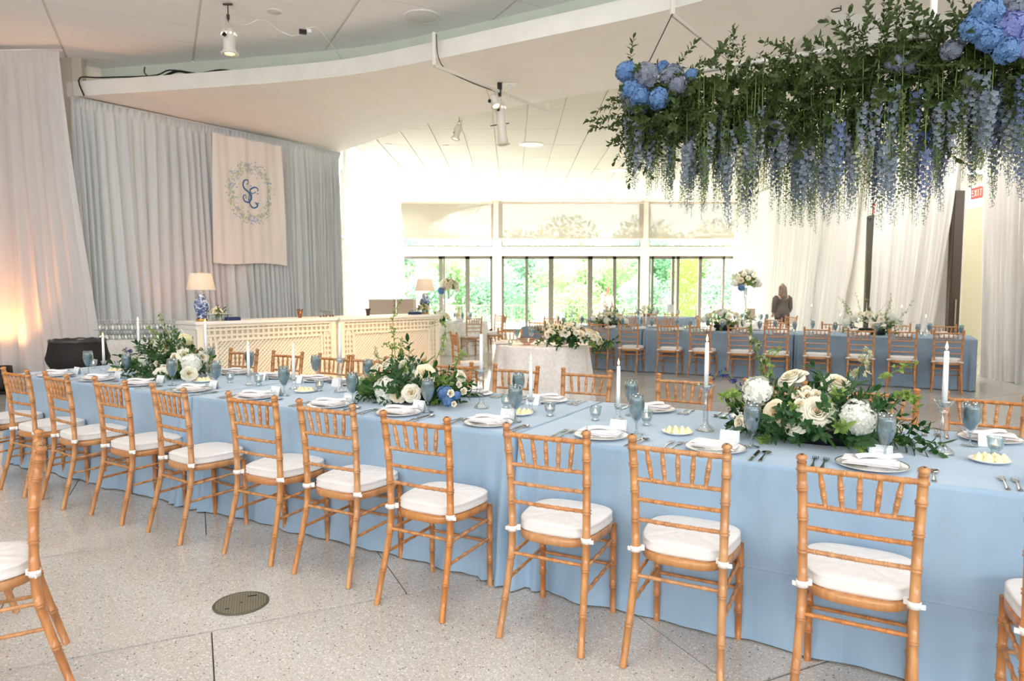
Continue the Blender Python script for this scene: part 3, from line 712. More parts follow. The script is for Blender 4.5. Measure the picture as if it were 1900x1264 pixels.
# chairs at the left edge, backs towards the aisle
for (x, y, a, l) in ((-2.02, 2.50, 2.19, 'wooden chiavari chair close to the camera, cut by the left edge'), (-2.66, 3.06, 2.3, 'wooden chiavari chair just behind the close one at the left edge')):
    chair((x, y, 0), a, l, 'chairs of the table outside the frame')
FAR = [(987, 597, 1017, 597), (1035, 598, 1066, 598), (1097, 598.7, 1129.4, 599.4), (1152.8, 600, 1185.6, 601), (1224, 601, 1258.6, 601.7), (1284, 602, 1321.6, 602.6), (1354.5, 602.6, 1394, 604), (1421, 606, 1461, 606.6), (1496.6, 607.6, 1539.4, 608.5), (1575.4, 609, 1621.4, 608.5), (1653.6, 611, 1702, 612), (1735.5, 612.5, 1786, 613)]
FN = 12.32                      # near edge of the distant blue tables
far_s = []
for k, a in enumerate(FAR):
    u = (a[0] + a[2]) / 2; v = 596 + (k + 1) * 1.42
    p = at_n(u, 600, 12.0); s_ = sn(p)[0]; far_s.append(s_)
    c = T(s_, 12.12)
    chair((c.x, c.y, 0), ANG + (.03 * ((k * 7) % 5 - 2)), '%s chiavari chair from the left, near side of the distant blue tables' % ORD[k], 'chairs along the near side of the distant tables')
for k, u in enumerate((1020, 1090, 1160, 1230, 1350, 1440, 1545, 1668, 1752)):
    p = at_n(u, 590, 14.0); c = T(sn(p)[0], 13.88)
    chair((c.x, c.y, 0), ANG + pi, '%s chiavari chair from the left behind the distant blue tables, facing the camera' % ORD[k], 'chairs along the far side of the distant tables')

# ================================================================ TABLECLOTHS
def cloth(s0, s1, n0, n1, H, m_, seed, label, hem=.03, fold=(.05, .05), gap=.008):
    rr = random.Random(seed); W, D = s1 - s0 - 2 * gap, n1 - n0; cx, cy = (s0 + s1) / 2, (n0 + n1) / 2
    rc = .035; pts = []          # perimeter with rounded corners
    def run(a, c_, n_): 
        for i in range(n_): pts.append((Vector(a).lerp(Vector(c_), i / n_), None))
    hw, hd = W / 2, D / 2
    per = []
    def edge(p, q, nrm, n_):
        for i in range(n_): per.append((Vector(p).lerp(Vector(q), (i + .5) / n_), Vector(nrm)))
    def corner(c_, a0):
        for i in range(7):
            a = a0 + pi / 2 * i / 6; per.append((Vector(c_) + Vector((cos(a), sin(a))) * rc, Vector((cos(a), sin(a)))))
    ne = int(W / .025)
    edge((-hw + rc, -hd), (hw - rc, -hd), (0, -1), ne); corner((hw - rc, -hd + rc), -pi / 2)
    edge((hw, -hd + rc), (hw, hd - rc), (1, 0), 34); corner((hw - rc, hd - rc), 0)
    edge((hw - rc, hd), (-hw + rc, hd), (0, 1), 60); corner((-hw + rc, hd - rc), pi / 2)
    edge((-hw, hd - rc), (-hw, -hd + rc), (-1, 0), 34); corner((-hw + rc, -hd + rc), pi)
    Np = len(per); b = MB(); rows = [0, .012, .03, .08, .16, .27, .4, .53, .66, .78, .88, .95, 1.0]
    vs = []
    for r_ in rows:
        for i, (p, nr) in enumerate(per):
            cd = min((p - Vector((sx * hw, sy * hd))).length for sx in (-1, 1) for sy in (-1, 1))
            ca = math.exp(-(cd / .16) ** 2)
            x = p.x * 1.0
            g = noise.noise(Vector((p.x * 2.2, p.y * 2.2 + r_ * .8, seed))) * .014 + noise.noise(Vector((p.x * 7, p.y * 7 + r_, seed + 3))) * .006
            g2 = ca * (.045 * sin(cd * 62 + seed) + .03) if abs(nr.x) < .95 and abs(nr.y) > .05 or True else 0
            inward = 1 if abs(nr.x) > .7 else 0
            off = (g + g2) * min(1, r_ * 1.6) + .022 * r_ * r_
            if r_ > .85: off += hem * 1.6 * (r_ - .85) / .15 * (.35 + noise.noise(Vector((p.x * 5, p.y * 5, seed + 9)))) 
            if inward: off *= .08
            z = H * (1 - r_) + (.006 + .006 * abs(noise.noise(Vector((p.x * 9, p.y * 9, 1))))) * (r_ == 1.0)
            if r_ == .012: z = H - .002; 
            if r_ == 0: off = -.006
            q = p + nr * (off + .002)
            vs.append((q.x, q.y, z))
    b.add(vs, [(j * Np + i, j * Np + (i + 1) % Np, (j + 1) * Np + (i + 1) % Np, (j + 1) * Np + i) for j in range(len(rows) - 1) for i in range(Np)])
    b.f = [f[::-1] for f in b.f]
    # top
    gx, gy = 40, 16
    b.grid(lambda u, v: ((u - .5) * 2 * (hw - .005), (v - .5) * 2 * (hd - .005), H + (.0012 * (noise.noise(Vector((u * 6, v * 3, seed))))) - .0015 * math.exp(-((v - .5) / .006) ** 2)), gx, gy)
    o = mk(b, 'tablecloth', m_, loc=(*(T(cx, cy)[:2]), 0), rot=(0, 0, ANG)); return tag(o, label, 'tablecloth', 'blue tablecloths to the floor')
HT = .775
N0, N1 = 2.995, 4.175
for k, (a, c, l) in enumerate(((-6.78, -4.25, 'left end of the front table beside the black bin'), (-4.25, -1.67, 'middle of the front table under the arrangement with blue blooms'), (-1.67, .93, 'right part of the front table under the largest arrangement'), (.93, 3.45, 'right end of the front table beyond the nearest chair'))):
    cloth(a, c, N0, N1, HT, M['blue'], 10 + k, 'light blue cloth on the ' + l)
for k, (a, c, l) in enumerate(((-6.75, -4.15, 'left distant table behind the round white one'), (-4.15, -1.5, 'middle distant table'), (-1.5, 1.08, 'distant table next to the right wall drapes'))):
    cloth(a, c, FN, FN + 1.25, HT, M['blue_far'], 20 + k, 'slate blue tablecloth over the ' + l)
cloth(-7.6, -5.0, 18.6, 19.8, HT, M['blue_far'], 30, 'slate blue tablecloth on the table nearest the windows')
for k, (s_, l) in enumerate(((-7.2, 'leftmost'), (-6.5, 'second'), (-5.9, 'third'), (-5.3, 'rightmost'))):
    c = T(s_, 18.38); chair((c.x, c.y, 0), ANG, l + ' chiavari chair at the blue table nearest the windows', 'chairs near the windows')

def round_cloth(x, y, r, H, m_, seed, label, folds=14, amp=.03):
    b = MB(); nn_ = folds * 10; rows = [(.02, 0), (.5, 0), (.9, 0), (.985, .0), (1, .006), (1.004, .03), (1.02, .15), (1.05, .35), (1.08, .6), (1.1, .85), (1.11, 1)]
    vs = []
    for k, v in rows:
        for i in range(nn_):
            a = 2 * pi * i / nn_; f = sin(a * folds + seed) + .5 * sin(a * folds * 1.7 + 1 + seed) + .6 * noise.noise(Vector((cos(a) * 3, sin(a) * 3, seed)))
            rad = r * k + (amp * f * v if v > .01 else 0)
            vs.append((rad * cos(a), rad * sin(a), H * (1 - v) + .004))
    b.add(vs, [(j * nn_ + i, j * nn_ + (i + 1) % nn_, (j + 1) * nn_ + (i + 1) % nn_, (j + 1) * nn_ + i) for j in range(len(rows) - 1) for i in range(nn_)] + [tuple(range(nn_))])
    return tag(mk(b, 'tablecloth', m_, loc=(x, y, 0)), label, 'tablecloth')
SWX, SWY, SWR = .42, 9.45, .64
round_cloth(SWX, SWY, SWR, HT, M['lace'], 3, 'textured white tablecloth on the small round table with the cascading bouquet', 12, .045)
RLX, RLY = -1.35, 16.7
round_cloth(RLX, RLY, .75, HT, M['patt'], 5, 'pale patterned tablecloth on the round table behind the bar end', 14, .03)
RRX, RRY = 5.55, 15.9
round_cloth(RRX, RRY, .75, HT, M['lace'], 6, 'white tablecloth on the round table in front of the woman in grey', 14, .03)
def round_chairs(cx_, cy_, r, angs, where):
    for k, a in enumerate(angs):
        x = cx_ + r * cos(a); y = cy_ + r * sin(a); rz = atan2(cy_ - y, cx_ - x) - pi / 2
        chair((x, y, 0), rz, '%s chiavari chair %s' % (ORD[k], where), 'chairs at the round tables')
c0 = at_z(865, 617, .92)
chair((-.62, 9.72, 0), -1.25, 'chiavari chair seen from the side at the left of the round white table')
chair((.0, 10.35, 0), pi + .15, 'chiavari chair behind the round white table, facing the camera')
round_chairs(RLX, RLY, .98, (-.15, .55, 1.5, 2.6, -2.4, -1.15), 'around the patterned round table behind the bar end')
round_chairs(RRX, RRY, .98, (.35, 1.5, 2.8, -2.5, -1.5), 'around the white round table before the woman in grey')

# ================================================================ FLOWERS
def leaf(b, base, d, up, L_, W_, mi=0, curl=.25, seg=4):
    d = d.normalized(); s_ = d.cross(up)
    if s_.length < 1e-3: s_ = d.cross(Vector((1, 0, 0)))
    s_.normalize(); nn_ = s_.cross(d)
    vs = []
    for k in range(seg + 1):
        t_ = k / seg; wv = W_ * (sin(pi * min(1, t_ * .92 + .06)) ** .8) * .5; p = base + d * (L_ * t_) - nn_ * (curl * L_ * t_ * t_)
        vs += [p - s_ * wv + nn_ * wv * .3, p, p + s_ * wv + nn_ * wv * .3]
    fs_ = []
    for k in range(seg):
        a = k * 3; fs_ += [(a, a + 1, a + 4, a + 3), (a + 1, a + 2, a + 5, a + 4)]
    b.add(vs, fs_, mi)
def rv(rr): 
    while True:
        v = Vector((rr.uniform(-1, 1), rr.uniform(-1, 1), rr.uniform(-1, 1)))
        if .1 < v.length < 1: return v.normalized()
def sprig(seed, kind):
    """a leafy twig along +Z from the origin"""
    rr = random.Random(seed); b = MB(); Z = Vector((0, 0, 1))
    if kind == 'ruscus': L_, n_, ll, lw, lm = .24, 12, .075, .034, 0
    elif kind == 'vine': L_, n_, ll, lw, lm = .34, 19, .062, .034, 0
    elif kind == 'pitt': L_, n_, ll, lw, lm = .17, 18, .06, .028, 0
    elif kind == 'fern': L_, n_, ll, lw, lm = .22, 26, .06, .014, 0
    elif kind == 'wisp': L_, n_, ll, lw, lm = .42, 26, .022, .012, 0
    bend = Vector((rr.uniform(-1, 1), rr.uniform(-1, 1), 0)) * (.3 if kind != 'wisp' else .55)
    P = lambda t_: Z * L_ * t_ + bend * L_ * t_ * t_ * .8
    b.tube([P(k / 6) for k in range(7)], [.0022 * (1 - .1 * k) for k in range(7)], 4, 1)
    for k in range(n_):
        t_ = .12 + .88 * k / (n_ - 1)
        tn = (P(min(1, t_ + .01)) - P(t_ - .01)).normalized()
        if kind == 'fern':
            side = Vector((1, 0, 0)) * (1 if k % 2 else -1); l_ = ll * (1.1 - t_) + .008
            leaf(b, P(t_), (side + tn * .5), Vector((0, 1, 0)), l_, lw, 0, .1, 3)
        else:
            a = k * 2.4 + rr.uniform(-.4, .4); o_ = Vector((cos(a), sin(a), 0))
            if kind == 'pitt': t2 = .45 + .55 * (k / n_)
            else: t2 = t_
            tip = 1 if t_ > .93 else 0
            leaf(b, P(t2), (o_ * (.9 if not tip else .2) + tn * rr.uniform(.4, 1)), tn, ll * rr.uniform(.7, 1.15), lw * rr.uniform(.8, 1.1), 0, rr.uniform(-.1, .35), 3)
    return b
SPR = {k: [] for k in ('ruscus', 'vine', 'pitt', 'fern', 'wisp')}
m = thin('variegated_leaf', (132, 160, 84), .2, .45)
LM = {'ruscus': M['leafd'], 'vine': M['leafd'], 'pitt': m, 'fern': M['leafm'], 'wisp': M['leafl']}
M['vine2'] = thin('hanging_leaf', (66, 84, 40), .25, .45)
for k in SPR:
    for q in range(5): SPR[k].append(sprig(q * 7 + len(k), k).data(k + '_sprig', [LM[k], M['stem']]))
VINE = [sprig(50 + q, 'vine').data('hanging_sprig', [M['vine2'], M['stem']]) for q in range(6)]
def rose_me(seed, m_, open_=1.0, nl=6):
    rr = random.Random(seed); b = MB()
    RO, ZE = (.07, .17, .29, .43, .60, .80, .98), (.30, .35, .36, .33, .25, .12, -.08)
    for ly in range(nl + 1):
        f = ly / 6; npet = (2, 3, 4, 4, 5, 5, 6)[ly]; ro, ze = RO[ly] * (open_ if ly > 2 else 1), ZE[ly] + (1 - open_) * .4 * f
        for k in range(npet):
            a0 = 2 * pi * (k + rr.uniform(-.12, .12)) / npet + ly * 1.1; wd = (2 * pi / npet) * (1.1 + .12 * rr.random()); rk = ro * rr.uniform(.93, 1.07); zk = ze + rr.uniform(-.05, .03); tw = rr.choice((-1, 1)) * rr.uniform(.03, .07) * (.5 + f)
            def fn(u, v, a0=a0, wd=wd, rk=rk, zk=zk, f=f, tw=tw):
                q = 2 * u - 1; a = a0 + q * .5 * wd * (.7 + .3 * min(1, v * 2)); vv = v * (1 - .24 * abs(q) ** 2.2); e = max(0, vv - .72)
                rad = (.03 + .5 * rk) * (1 - vv) + rk * vv + .10 * sin(pi * vv) * rk + tw * q * vv + e * (.15 + .55 * f) + .02 * sin(q * 7) * e * 4 * f
                return (rad * cos(a), rad * sin(a), -.34 + (zk + .34) * vv ** .8 - e * e * 3.2 * f)
            b.grid(fn, 6, 6)
    b.lathe([(.001, -.36), (.14, -.3), (.13, -.1), (.05, .12), (.001, .22)], 8, cap=False)
    return b.data('rose', m_)
ROSE = [rose_me(s_, M['rose'], o_) for s_, o_ in ((1, 1.0), (2, .85), (3, 1.1))]; ROSEC = [rose_me(s_, M['rosec'], 1.05) for s_ in (4, 5)]
BUD = [rose_me(s_, M['rose'], .8, 4) for s_ in (6, 7)]
def hyd_me(seed, m_, n_=125, flat=.85):
    rr = random.Random(seed); b = MB()
    for k in range(n_):
        z = 1 - 1.75 * (k + .5) / n_; a = k * 2.39996; rad = sqrt(max(0, 1 - z * z))
        d = Vector((rad * cos(a), rad * sin(a), z)); p = d * rr.uniform(.78, .96); p.z *= flat
        d = (d + rv(rr) * .35).normalized(); s_ = d.orthogonal().normalized(); t_ = d.cross(s_); g = rr.uniform(0, 6.28); sz = rr.uniform(.17, .24)
        for q in range(4):
            h = g + q * pi / 2; u = s_ * cos(h) + t_ * sin(h); w_ = s_ * -sin(h) + t_ * cos(h)
            b.add([p, p + u * sz * .6 + w_ * sz * .5 + d * .03, p + u * sz * 1.1 + d * rr.uniform(-.02, .05), p + u * sz * .6 - w_ * sz * .5 + d * .03], [(0, 1, 2, 3)])
    b.lathe([(.05, -.6), (.45, -.45), (.7, 0), (.5, .45), (.05, .62)], 10)
    return b.data('hydrangea', m_)
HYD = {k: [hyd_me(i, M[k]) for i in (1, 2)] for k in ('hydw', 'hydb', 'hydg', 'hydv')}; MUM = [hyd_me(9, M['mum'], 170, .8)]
TYPES = {'rose': (ROSE, 'rose'), 'cream': (ROSEC, 'cream_rose'), 'bud': (BUD, 'rose_bud'), 'hydw': (HYD['hydw'], 'hydrangea'), 'hydb': (HYD['hydb'], 'blue_hydrangea'), 'hydg': (HYD['hydg'], 'grey_hydrangea'), 'hydv': (HYD['hydv'], 'violet_hydrangea'), 'mum': (MUM, 'chrysanthemum')}
def q_to(d, rr, spin=True):
    q = Vector(d).to_track_quat('Z', 'Y').to_euler(); mq = q.to_matrix().to_4x4()
    if spin: mq = mq @ Matrix.Rotation(rr.uniform(0, 6.28), 4, 'Z')
    return mq
def put(me, name, parent, p, d, s_, rr):
    o = ob(name, me, parent); o.matrix_local = Matrix.Translation(Vector(p)) @ q_to(d, rr) @ Matrix.Scale(s_, 4); return o
def wisp(parent, pts, rr, n_=18, fl='delgr', name='flowering_stem', sz=.02, fl2=None):
    f = smooth3([Vector(p) for p in pts]); b = MB()
    b.tube([f(k / 14) for k in range(15)], [.0028 - .00012 * k for k in range(15)], 5, 1)
    for k in range(n_):
        t_ = .3 + .7 * k / n_; p = f(t_); g = sz * (1.25 - .55 * t_)
        d = rv(rr); q = p + d * .014; b.tube([p, q], .0009, 3, 1)
        for j in range(5):
            a = rv(rr); a = (a + d).normalized(); leaf(b, q, a, d, g * rr.uniform(.7, 1.2), g * .6, 0 if fl2 is None or k % 3 else 2, .3, 2)
    return mk(b, name, [M[fl], M['stem'], M[fl2 or fl]], parent)
def arrangement(name, s_, n_, z, blooms, seed, ln, wd, ht, label, wisps=(), nleaf=70, kinds=('ruscus', 'ruscus', 'fern', 'pitt', 'ruscus'), group='low flower arrangements', box=True, world=None):
    """blooms: (type, world point, radius). the thing's origin is the base on the table"""
    rr = random.Random(seed); base = world if world is not None else T(s_, n_, z); t = thing(name, label, 'flowers', base, ANG if world is None else 0, group)
    inv = Matrix.Rotation(-(ANG if world is None else 0), 4, 'Z') @ Matrix.Translation(-base)
    if box:
        b = MB().lathe([(.01, 0), (.95, 0), (1, .05), (1, .9), (.9, 1), (.01, .98)], 24, cap=False).xf(Matrix.Diagonal((ln * .2, wd * .2, ht * .26, 1)))
        mk(b, 'vase', M['blackp'], t)
    core = Vector((0, 0, ht * .25))
    for k in range(nleaf):
        a = rr.uniform(0, 2 * pi); e = (rr.uniform(-.1, .35) if k % 2 else rr.uniform(.1, 1.1)) if rr.random() < .9 else rr.uniform(1.1, 1.5)
        d = Vector((cos(a) * cos(e) * ln * .5, sin(a) * cos(e) * wd * .5, sin(e) * ht)); g = rr.uniform(.2, .75); st = Vector((d.x * g, d.y * g, max(.03, ht * .12 + d.z * g * .9)))
        dd = (d.normalized() + Vector((0, 0, .1)) + rv(rr) * .45)
        kd = rr.choice(kinds); sc = rr.uniform(.5, .85)
        lz = st.z + dd.normalized().z * .22 * sc
        if lz < .012: dd.z = (.012 - st.z) / (.22 * sc) * dd.length
        put(rr.choice(SPR[kd]), kd + '_sprig', t, st, dd, sc, rr)
    for ty, p, r_ in blooms:
        q = inv @ Vector(p); mes, nm = TYPES[ty]; d = (q - core * .6); d = Vector((d.x * 1.3, d.y * 1.6, d.z * 1.1 + .05)); 
        tocam = (inv.to_3x3() @ (Vector((0, 0, CAM_H)) - Vector(p))).normalized()
        d = d.normalized() + tocam * .45
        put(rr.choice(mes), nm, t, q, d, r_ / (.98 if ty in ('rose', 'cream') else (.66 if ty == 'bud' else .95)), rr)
    for w_ in wisps: wisp(t, [inv @ Vector(p) for p in w_[0]], rr, *w_[1:])
    return t
def px_blooms(spec, n_):
    out = []
    for ty, u, v, r_, dn in spec:
        p = at_n(u, v, n_ + dn - .06); out.append((ty, p, r_ * (p.y * cos(PITCH) + (CAM_H - p.z) * sin(PITCH)) / FPX))
    return out
A3 = [('hydw', 1404, 726, 29, -.03), ('cream', 1436, 765, 22, -.12), ('rose', 1468, 779, 24, -.14), ('rose', 1517, 762, 25, -.13), ('rose', 1468, 697, 25, .08), ('rose', 1556, 709, 27, .05), ('bud', 1479, 734, 11, -.07), ('bud', 1499, 735, 13, -.07), ('bud', 1485, 750, 12, -.1), ('bud', 1513, 732, 11, -.05), ('bud', 1496, 724, 10, -.03), ('hydw', 1595, 775, 34, -.1), ('rose', 1371, 784, 16, -.1), ('bud', 1640, 790, 10, 0), ('hydw', 1530, 742, 16, 0)]
s3 = sn(at_n(1518, 800, 3.58))[0]
def wp(lst, n_): return [at_n(u, v, n_) for u, v in lst]
W3 = [(wp([(1440, 740), (1420, 690), (1400, 640), (1393, 585)], 3.55), 26, 'delgr', 'flowering_stem', .03, 'delw'), (wp([(1450, 730), (1432, 690), (1430, 660), (1450, 640)], 3.52), 16, 'leafl'), (wp([(1400, 760), (1370, 720), (1345, 690), (1315, 705)], 3.53), 16, 'deld', 'blue_flowering_stem', .02), (wp([(1575, 740), (1592, 690), (1612, 655), (1608, 700)], 3.61), 18, 'delw', 'flowering_stem', .024), (wp([(1620, 740), (1645, 700), (1680, 680), (1700, 668)], 3.63), 12, 'leafl'), (wp([(1640, 780), (1670, 740), (1694, 735), (1700, 765)], 3.55), 18, 'leafl', 'flowering_stem', .03), (wp([(1390, 760), (1365, 735), (1350, 728), (1340, 745)], 3.43), 14, 'leafl', 'flowering_stem', .03)]
arrangement('flower_arrangement', s3, 3.58, HT + .002, px_blooms(A3, 3.58), 31, .90, .52, .27, 'largest low arrangement of ivory roses and white hydrangeas on the right of the front table', W3, 190)
A2 = [('hydw', 717, 722, 24, -.12), ('hydw', 716, 738, 17, -.14), ('cream', 737.5, 733, 13, -.16), ('rose', 763.5, 729, 16, -.16), ('rose', 718.7, 674, 17, .02), ('rose', 694, 685, 15, 0), ('rose', 765, 670, 17, .08), ('hydw', 765, 699, 18, -.02), ('cream', 790, 692.5, 17, -.05), ('hydb', 826, 730, 15, -.1), ('hydb', 832, 743, 12, -.12), ('hydb', 848, 734, 8, -.1), ('bud', 851, 714, 7, 0), ('bud', 836, 730, 8, -.14), ('bud', 860, 726, 8, 0), ('rose', 857, 699, 13, .1), ('hydw', 744, 682, 11, .05), ('bud', 842, 750, 6, -.15), ('bud', 672, 700, 7, 0)]
s2 = sn(at_n(762, 745, 3.59))[0]
W2 = [(wp([(735, 690), (732, 640), (730, 585), (752, 546)], 3.52), 30, 'leafl', 'flowering_stem', .018), (wp([(720, 690), (728, 655), (722, 640), (710, 640)], 3.55), 14, 'leafl'), (wp([(745, 690), (742, 660), (744, 640), (742, 628)], 3.63), 14, 'leafl'), (wp([(795, 700), (812, 660), (826, 625), (822, 598), (800, 602)], 3.63), 28, 'leafl', 'flowering_stem', .02), (wp([(715, 690), (705, 670), (695, 655), (698, 645)], 3.53), 12, 'delw'), (wp([(840, 700), (848, 670), (856, 655), (866, 664)], 3.63), 10, 'leafl')]
arrangement('flower_arrangement', s2, 3.59, HT + .002, px_blooms(A2, 3.59), 32, .88, .50, .25, 'low ivory arrangement with small blue blooms, middle of the front table', W2, 170)
A1 = [('rose', 343, 658.5, 13, 0), ('rose', 256.6, 689, 11, -.12), ('rose', 297.7, 697, 14, -.14), ('rose', 351, 694, 15, -.14), ('bud', 293.6, 675, 8, -.1), ('bud', 304, 682, 7, -.1), ('hydw', 356, 674, 18, -.05), ('hydw', 269, 669.5, 13, -.03), ('rose', 273, 653, 14, .08), ('mum', 344, 631, 13, .1), ('bud', 302, 653, 10, 0), ('cream', 314, 642, 10, .05), ('bud', 325, 662.6, 9, -.05), ('rose', 377, 662.6, 11, .05), ('cream', 295, 641, 10, .1), ('bud', 333, 648, 8, 0), ('hydw', 283, 682, 8, -.1)]
s1 = sn(at_n(317, 700, 3.63))[0]
W1 = [(wp([(318, 650), (312, 620), (300, 600), (298, 582)], 3.65), 22, 'delw', 'flowering_stem', .03, 'delgr'), (wp([(300, 650), (292, 628), (283, 612), (272, 606)], 3.63), 16, 'leafl'), (wp([(322, 650), (326, 630), (322, 610), (314, 606)], 3.68), 12, 'leafm'), (wp([(260, 670), (245, 655), (236, 650), (230, 654)], 3.52), 14, 'deld', 'blue_flowering_stem', .018), (wp([(285, 660), (280, 640), (281, 630), (282, 626)], 3.63), 10, 'leafl')]
arrangement('flower_arrangement', s1, 3.63, HT + .002, px_blooms(A1, 3.63), 33, 1.0, .54, .28, 'low ivory arrangement with a pale yellow bloom, left on the front table', W1, 170)

def generic(seed, s_, n_, z, ln, wd, ht, label, nb=16, world=None, types=('rose', 'rose', 'cream', 'hydw', 'bud'), nleaf=60, wn=4, group='low flower arrangements', box=True, kinds=('ruscus', 'fern', 'pitt', 'wisp')):
    rr = random.Random(seed); base = world if world is not None else T(s_, n_, z); bl = []
    rot = ANG if world is None else 0
    for k in range(nb):
        a = k * 2.4; e = .15 + 1.2 * ((k + .5) / nb) ** 1.2; d = Vector((cos(a) * cos(e) * ln * .42, sin(a) * cos(e) * wd * .45, ht * .25 + sin(e) * ht * .65)); d.rotate(Matrix.Rotation(rot, 3, 'Z'))
        ty = rr.choice(types); bl.append((ty, base + d, {'bud': .028, 'hydw': .075, 'hydb': .06, 'rose': .052, 'cream': .048, 'hydg': .06}[ty] * rr.uniform(.85, 1.15)))
    W_ = []
    for k in range(wn):
        a = rr.uniform(0, 6.28); p = Vector((rr.uniform(-.35, .35) * ln, 0, ht * .5)); tip = Vector((p.x * 1.7, rr.uniform(-.1, .1), ht * rr.uniform(1.2, 1.9)))
        pts = [p, p.lerp(tip, .5) + Vector((.02, 0, 0)), tip]
        for q in pts: q.rotate(Matrix.Rotation(rot, 3, 'Z'))
        W_.append(([base + q for q in pts], 12, 'delw' if k % 2 else 'leafl', 'flowering_stem', .026))
    return arrangement('flower_arrangement', s_, n_, z, bl, seed, ln, wd, ht, label, W_, nleaf, kinds, group, box, world)
def far_at(u, n_=12.95): p = at_n(u, 600, n_); return sn(p)[0]
generic(41, far_at(1130), 12.95, HT + .002, .85, .42, .34, 'low ivory arrangement on the distant tables behind the cascading bouquet', 20)
generic(42, far_at(1342), 12.95, HT + .002, .9, .42, .42, 'low ivory arrangement on the middle distant table below the tall flower stand', 22)
generic(43, far_at(1618), 12.95, HT + .002, 1.0, .42, .42, 'low ivory arrangement on the distant table nearest the right wall', 22, wn=7)
generic(44, -6.3, 19.15, HT + .002, .5, .4, .36, 'small ivory arrangement on the blue table nearest the windows', 12, nleaf=20, wn=2)
# tall stands
def tall(x, y, zc, r, label, seed):
    t = thing('tall_flower_stand', label, 'flowers', (x, y, HT + .006), 0, 'tall flower stands')
    h = zc - HT - r * .55
    mk(MB().lathe([(.001, 0), (.085, 0), (.085, .01), (.03, .05), (.03, h * .5), (.045, h), (.041, h), (.026, h * .5), (.026, .06), (.001, .05)], 18, cap=False), 'glass_vase', M['clear'], t)
    rr = random.Random(seed)
    for k in range(46): 
        d = rv(rr); d.z = abs(d.z) * .9 - .25; put(rr.choice(SPR[rr.choice(('ruscus', 'pitt', 'fern'))]), 'leaf_sprig', t, (0, 0, zc - HT - r * .2), d, r / .3 * rr.uniform(.75, 1.1), rr)
    for k in range(30):
        z = 1 - 1.35 * (k + .5) / 30; a = k * 2.4; q = sqrt(1 - z * z); d = Vector((q * cos(a), q * sin(a), z)); ty = rr.choice(('rose', 'cream', 'rose', 'bud', 'hydw', 'cream')); mes, nm = TYPES[ty]
        put(rr.choice(mes), nm, t, Vector((0, 0, zc - HT - r * .15)) + d * Vector((r * .85, r * .85, r * .72)), d, (.055 if ty != 'hydw' else .08) * rr.uniform(.9, 1.2), rr)
    put(HYD['hydb'][0], 'blue_hydrangea', t, (-.16, -.2, zc - HT - r * .55), (-.4, -.5, -.3), .09, rr)
tall(5.42, 15.9, 1.78, .36, 'tall clear stand with ivory flower ball in front of the right wall drapes', 51)
p = at_y(832, 529, 16.75); tall(p.x, 16.75, p.z, .28, 'tall clear stand with ivory flower ball behind the bar end lamp', 52)
generic(45, 0, 0, 0, .5, .4, .26, 'small ivory arrangement at the foot of the tall stand behind the bar end', 14, Vector((RLX - .35, RLY - .35, HT + .006)), nleaf=20, wn=2)
# cascading bouquet on the round table
rr = random.Random(61); base = Vector((.78, 9.02, HT + .008)); t = thing('bridal_bouquet', 'large ivory bouquet cascading over the edge of the round white table', 'flowers', base)
mk(MB().tube([(-.1, .05, .03), (-.02, .02, .06), (.1, 0, .08)], .03, 10), 'stem_wrap', M['napkin'], t)
for k in range(52):
    u = rr.uniform(-.36, .42); a = rr.uniform(-.5, 3.4); st = Vector((u, -.02, .10 - max(0, u) * .2)); d = Vector((u * 1.1 + rr.uniform(-.3, .3), -abs(cos(a)) * .9, sin(a) * .8 - .25 - max(0, u)))
    if st.z + d.z * .1 < .03 and st.y > -.2 and u < .1: d.z = .1
    put(rr.choice(SPR[rr.choice(('ruscus', 'ruscus', 'pitt'))]), 'leaf_sprig', t, st, d, rr.uniform(.6, .95), rr)
for k in range(44):
    u = -.33 + .72 * ((k * .618) % 1); a = rr.uniform(.1, 2.5); r_ = .14 * sqrt(max(.15, 1 - (u / .45) ** 2)) + .03
    q = Vector((u, -.02 - r_ * cos(a) * 1.0, .13 + r_ * sin(a) - max(0, u) * .28)); ty = ('rose', 'cream', 'rose', 'bud', 'hydw')[k % 5 if k % 10 != 4 else 0]; mes, nm = TYPES[ty]
    put(rr.choice(mes), nm, t, q, (u * 1.5, -cos(a), sin(a) + .1), .05 * rr.uniform(.85, 1.2), rr)

# ================================================================ HANGING FLOWER INSTALLATION
PO = Vector((.96, 5.5, 3.15)); PLn = 2.75
t = thing('hanging_flower_installation', 'long suspended garland of vines and trailing blue delphiniums with hydrangeas at both ends', 'flowers', PO, ANG)
mk(MB().tube([(-.12, 0, 0), (PLn, 0, 0)], .02, 12), 'pipe', M['fixture'], t)
rr = random.Random(71)
for k in range(300):
    u = rr.uniform(-.1, PLn); q = rr.random(); z = -.02 - .52 * q ** 1.3; y = rr.uniform(-.24, .24) * (1 - .3 * q); d = rv(rr); d.z -= .35 + .5 * q
    if u < .35 and y < 0: y = -y
    if k < 26: z = rr.uniform(-.02, .03); d = rv(rr); d.z = abs(d.z) * .5 + .05; y *= .5
    put(rr.choice(VINE), 'vine_sprig', t, (u, y, z), d, rr.uniform(.6, .95) * (.65 if k < 26 else 1), rr)
b = MB(); src = [sprig(60 + q, 'vine') for q in range(3)]
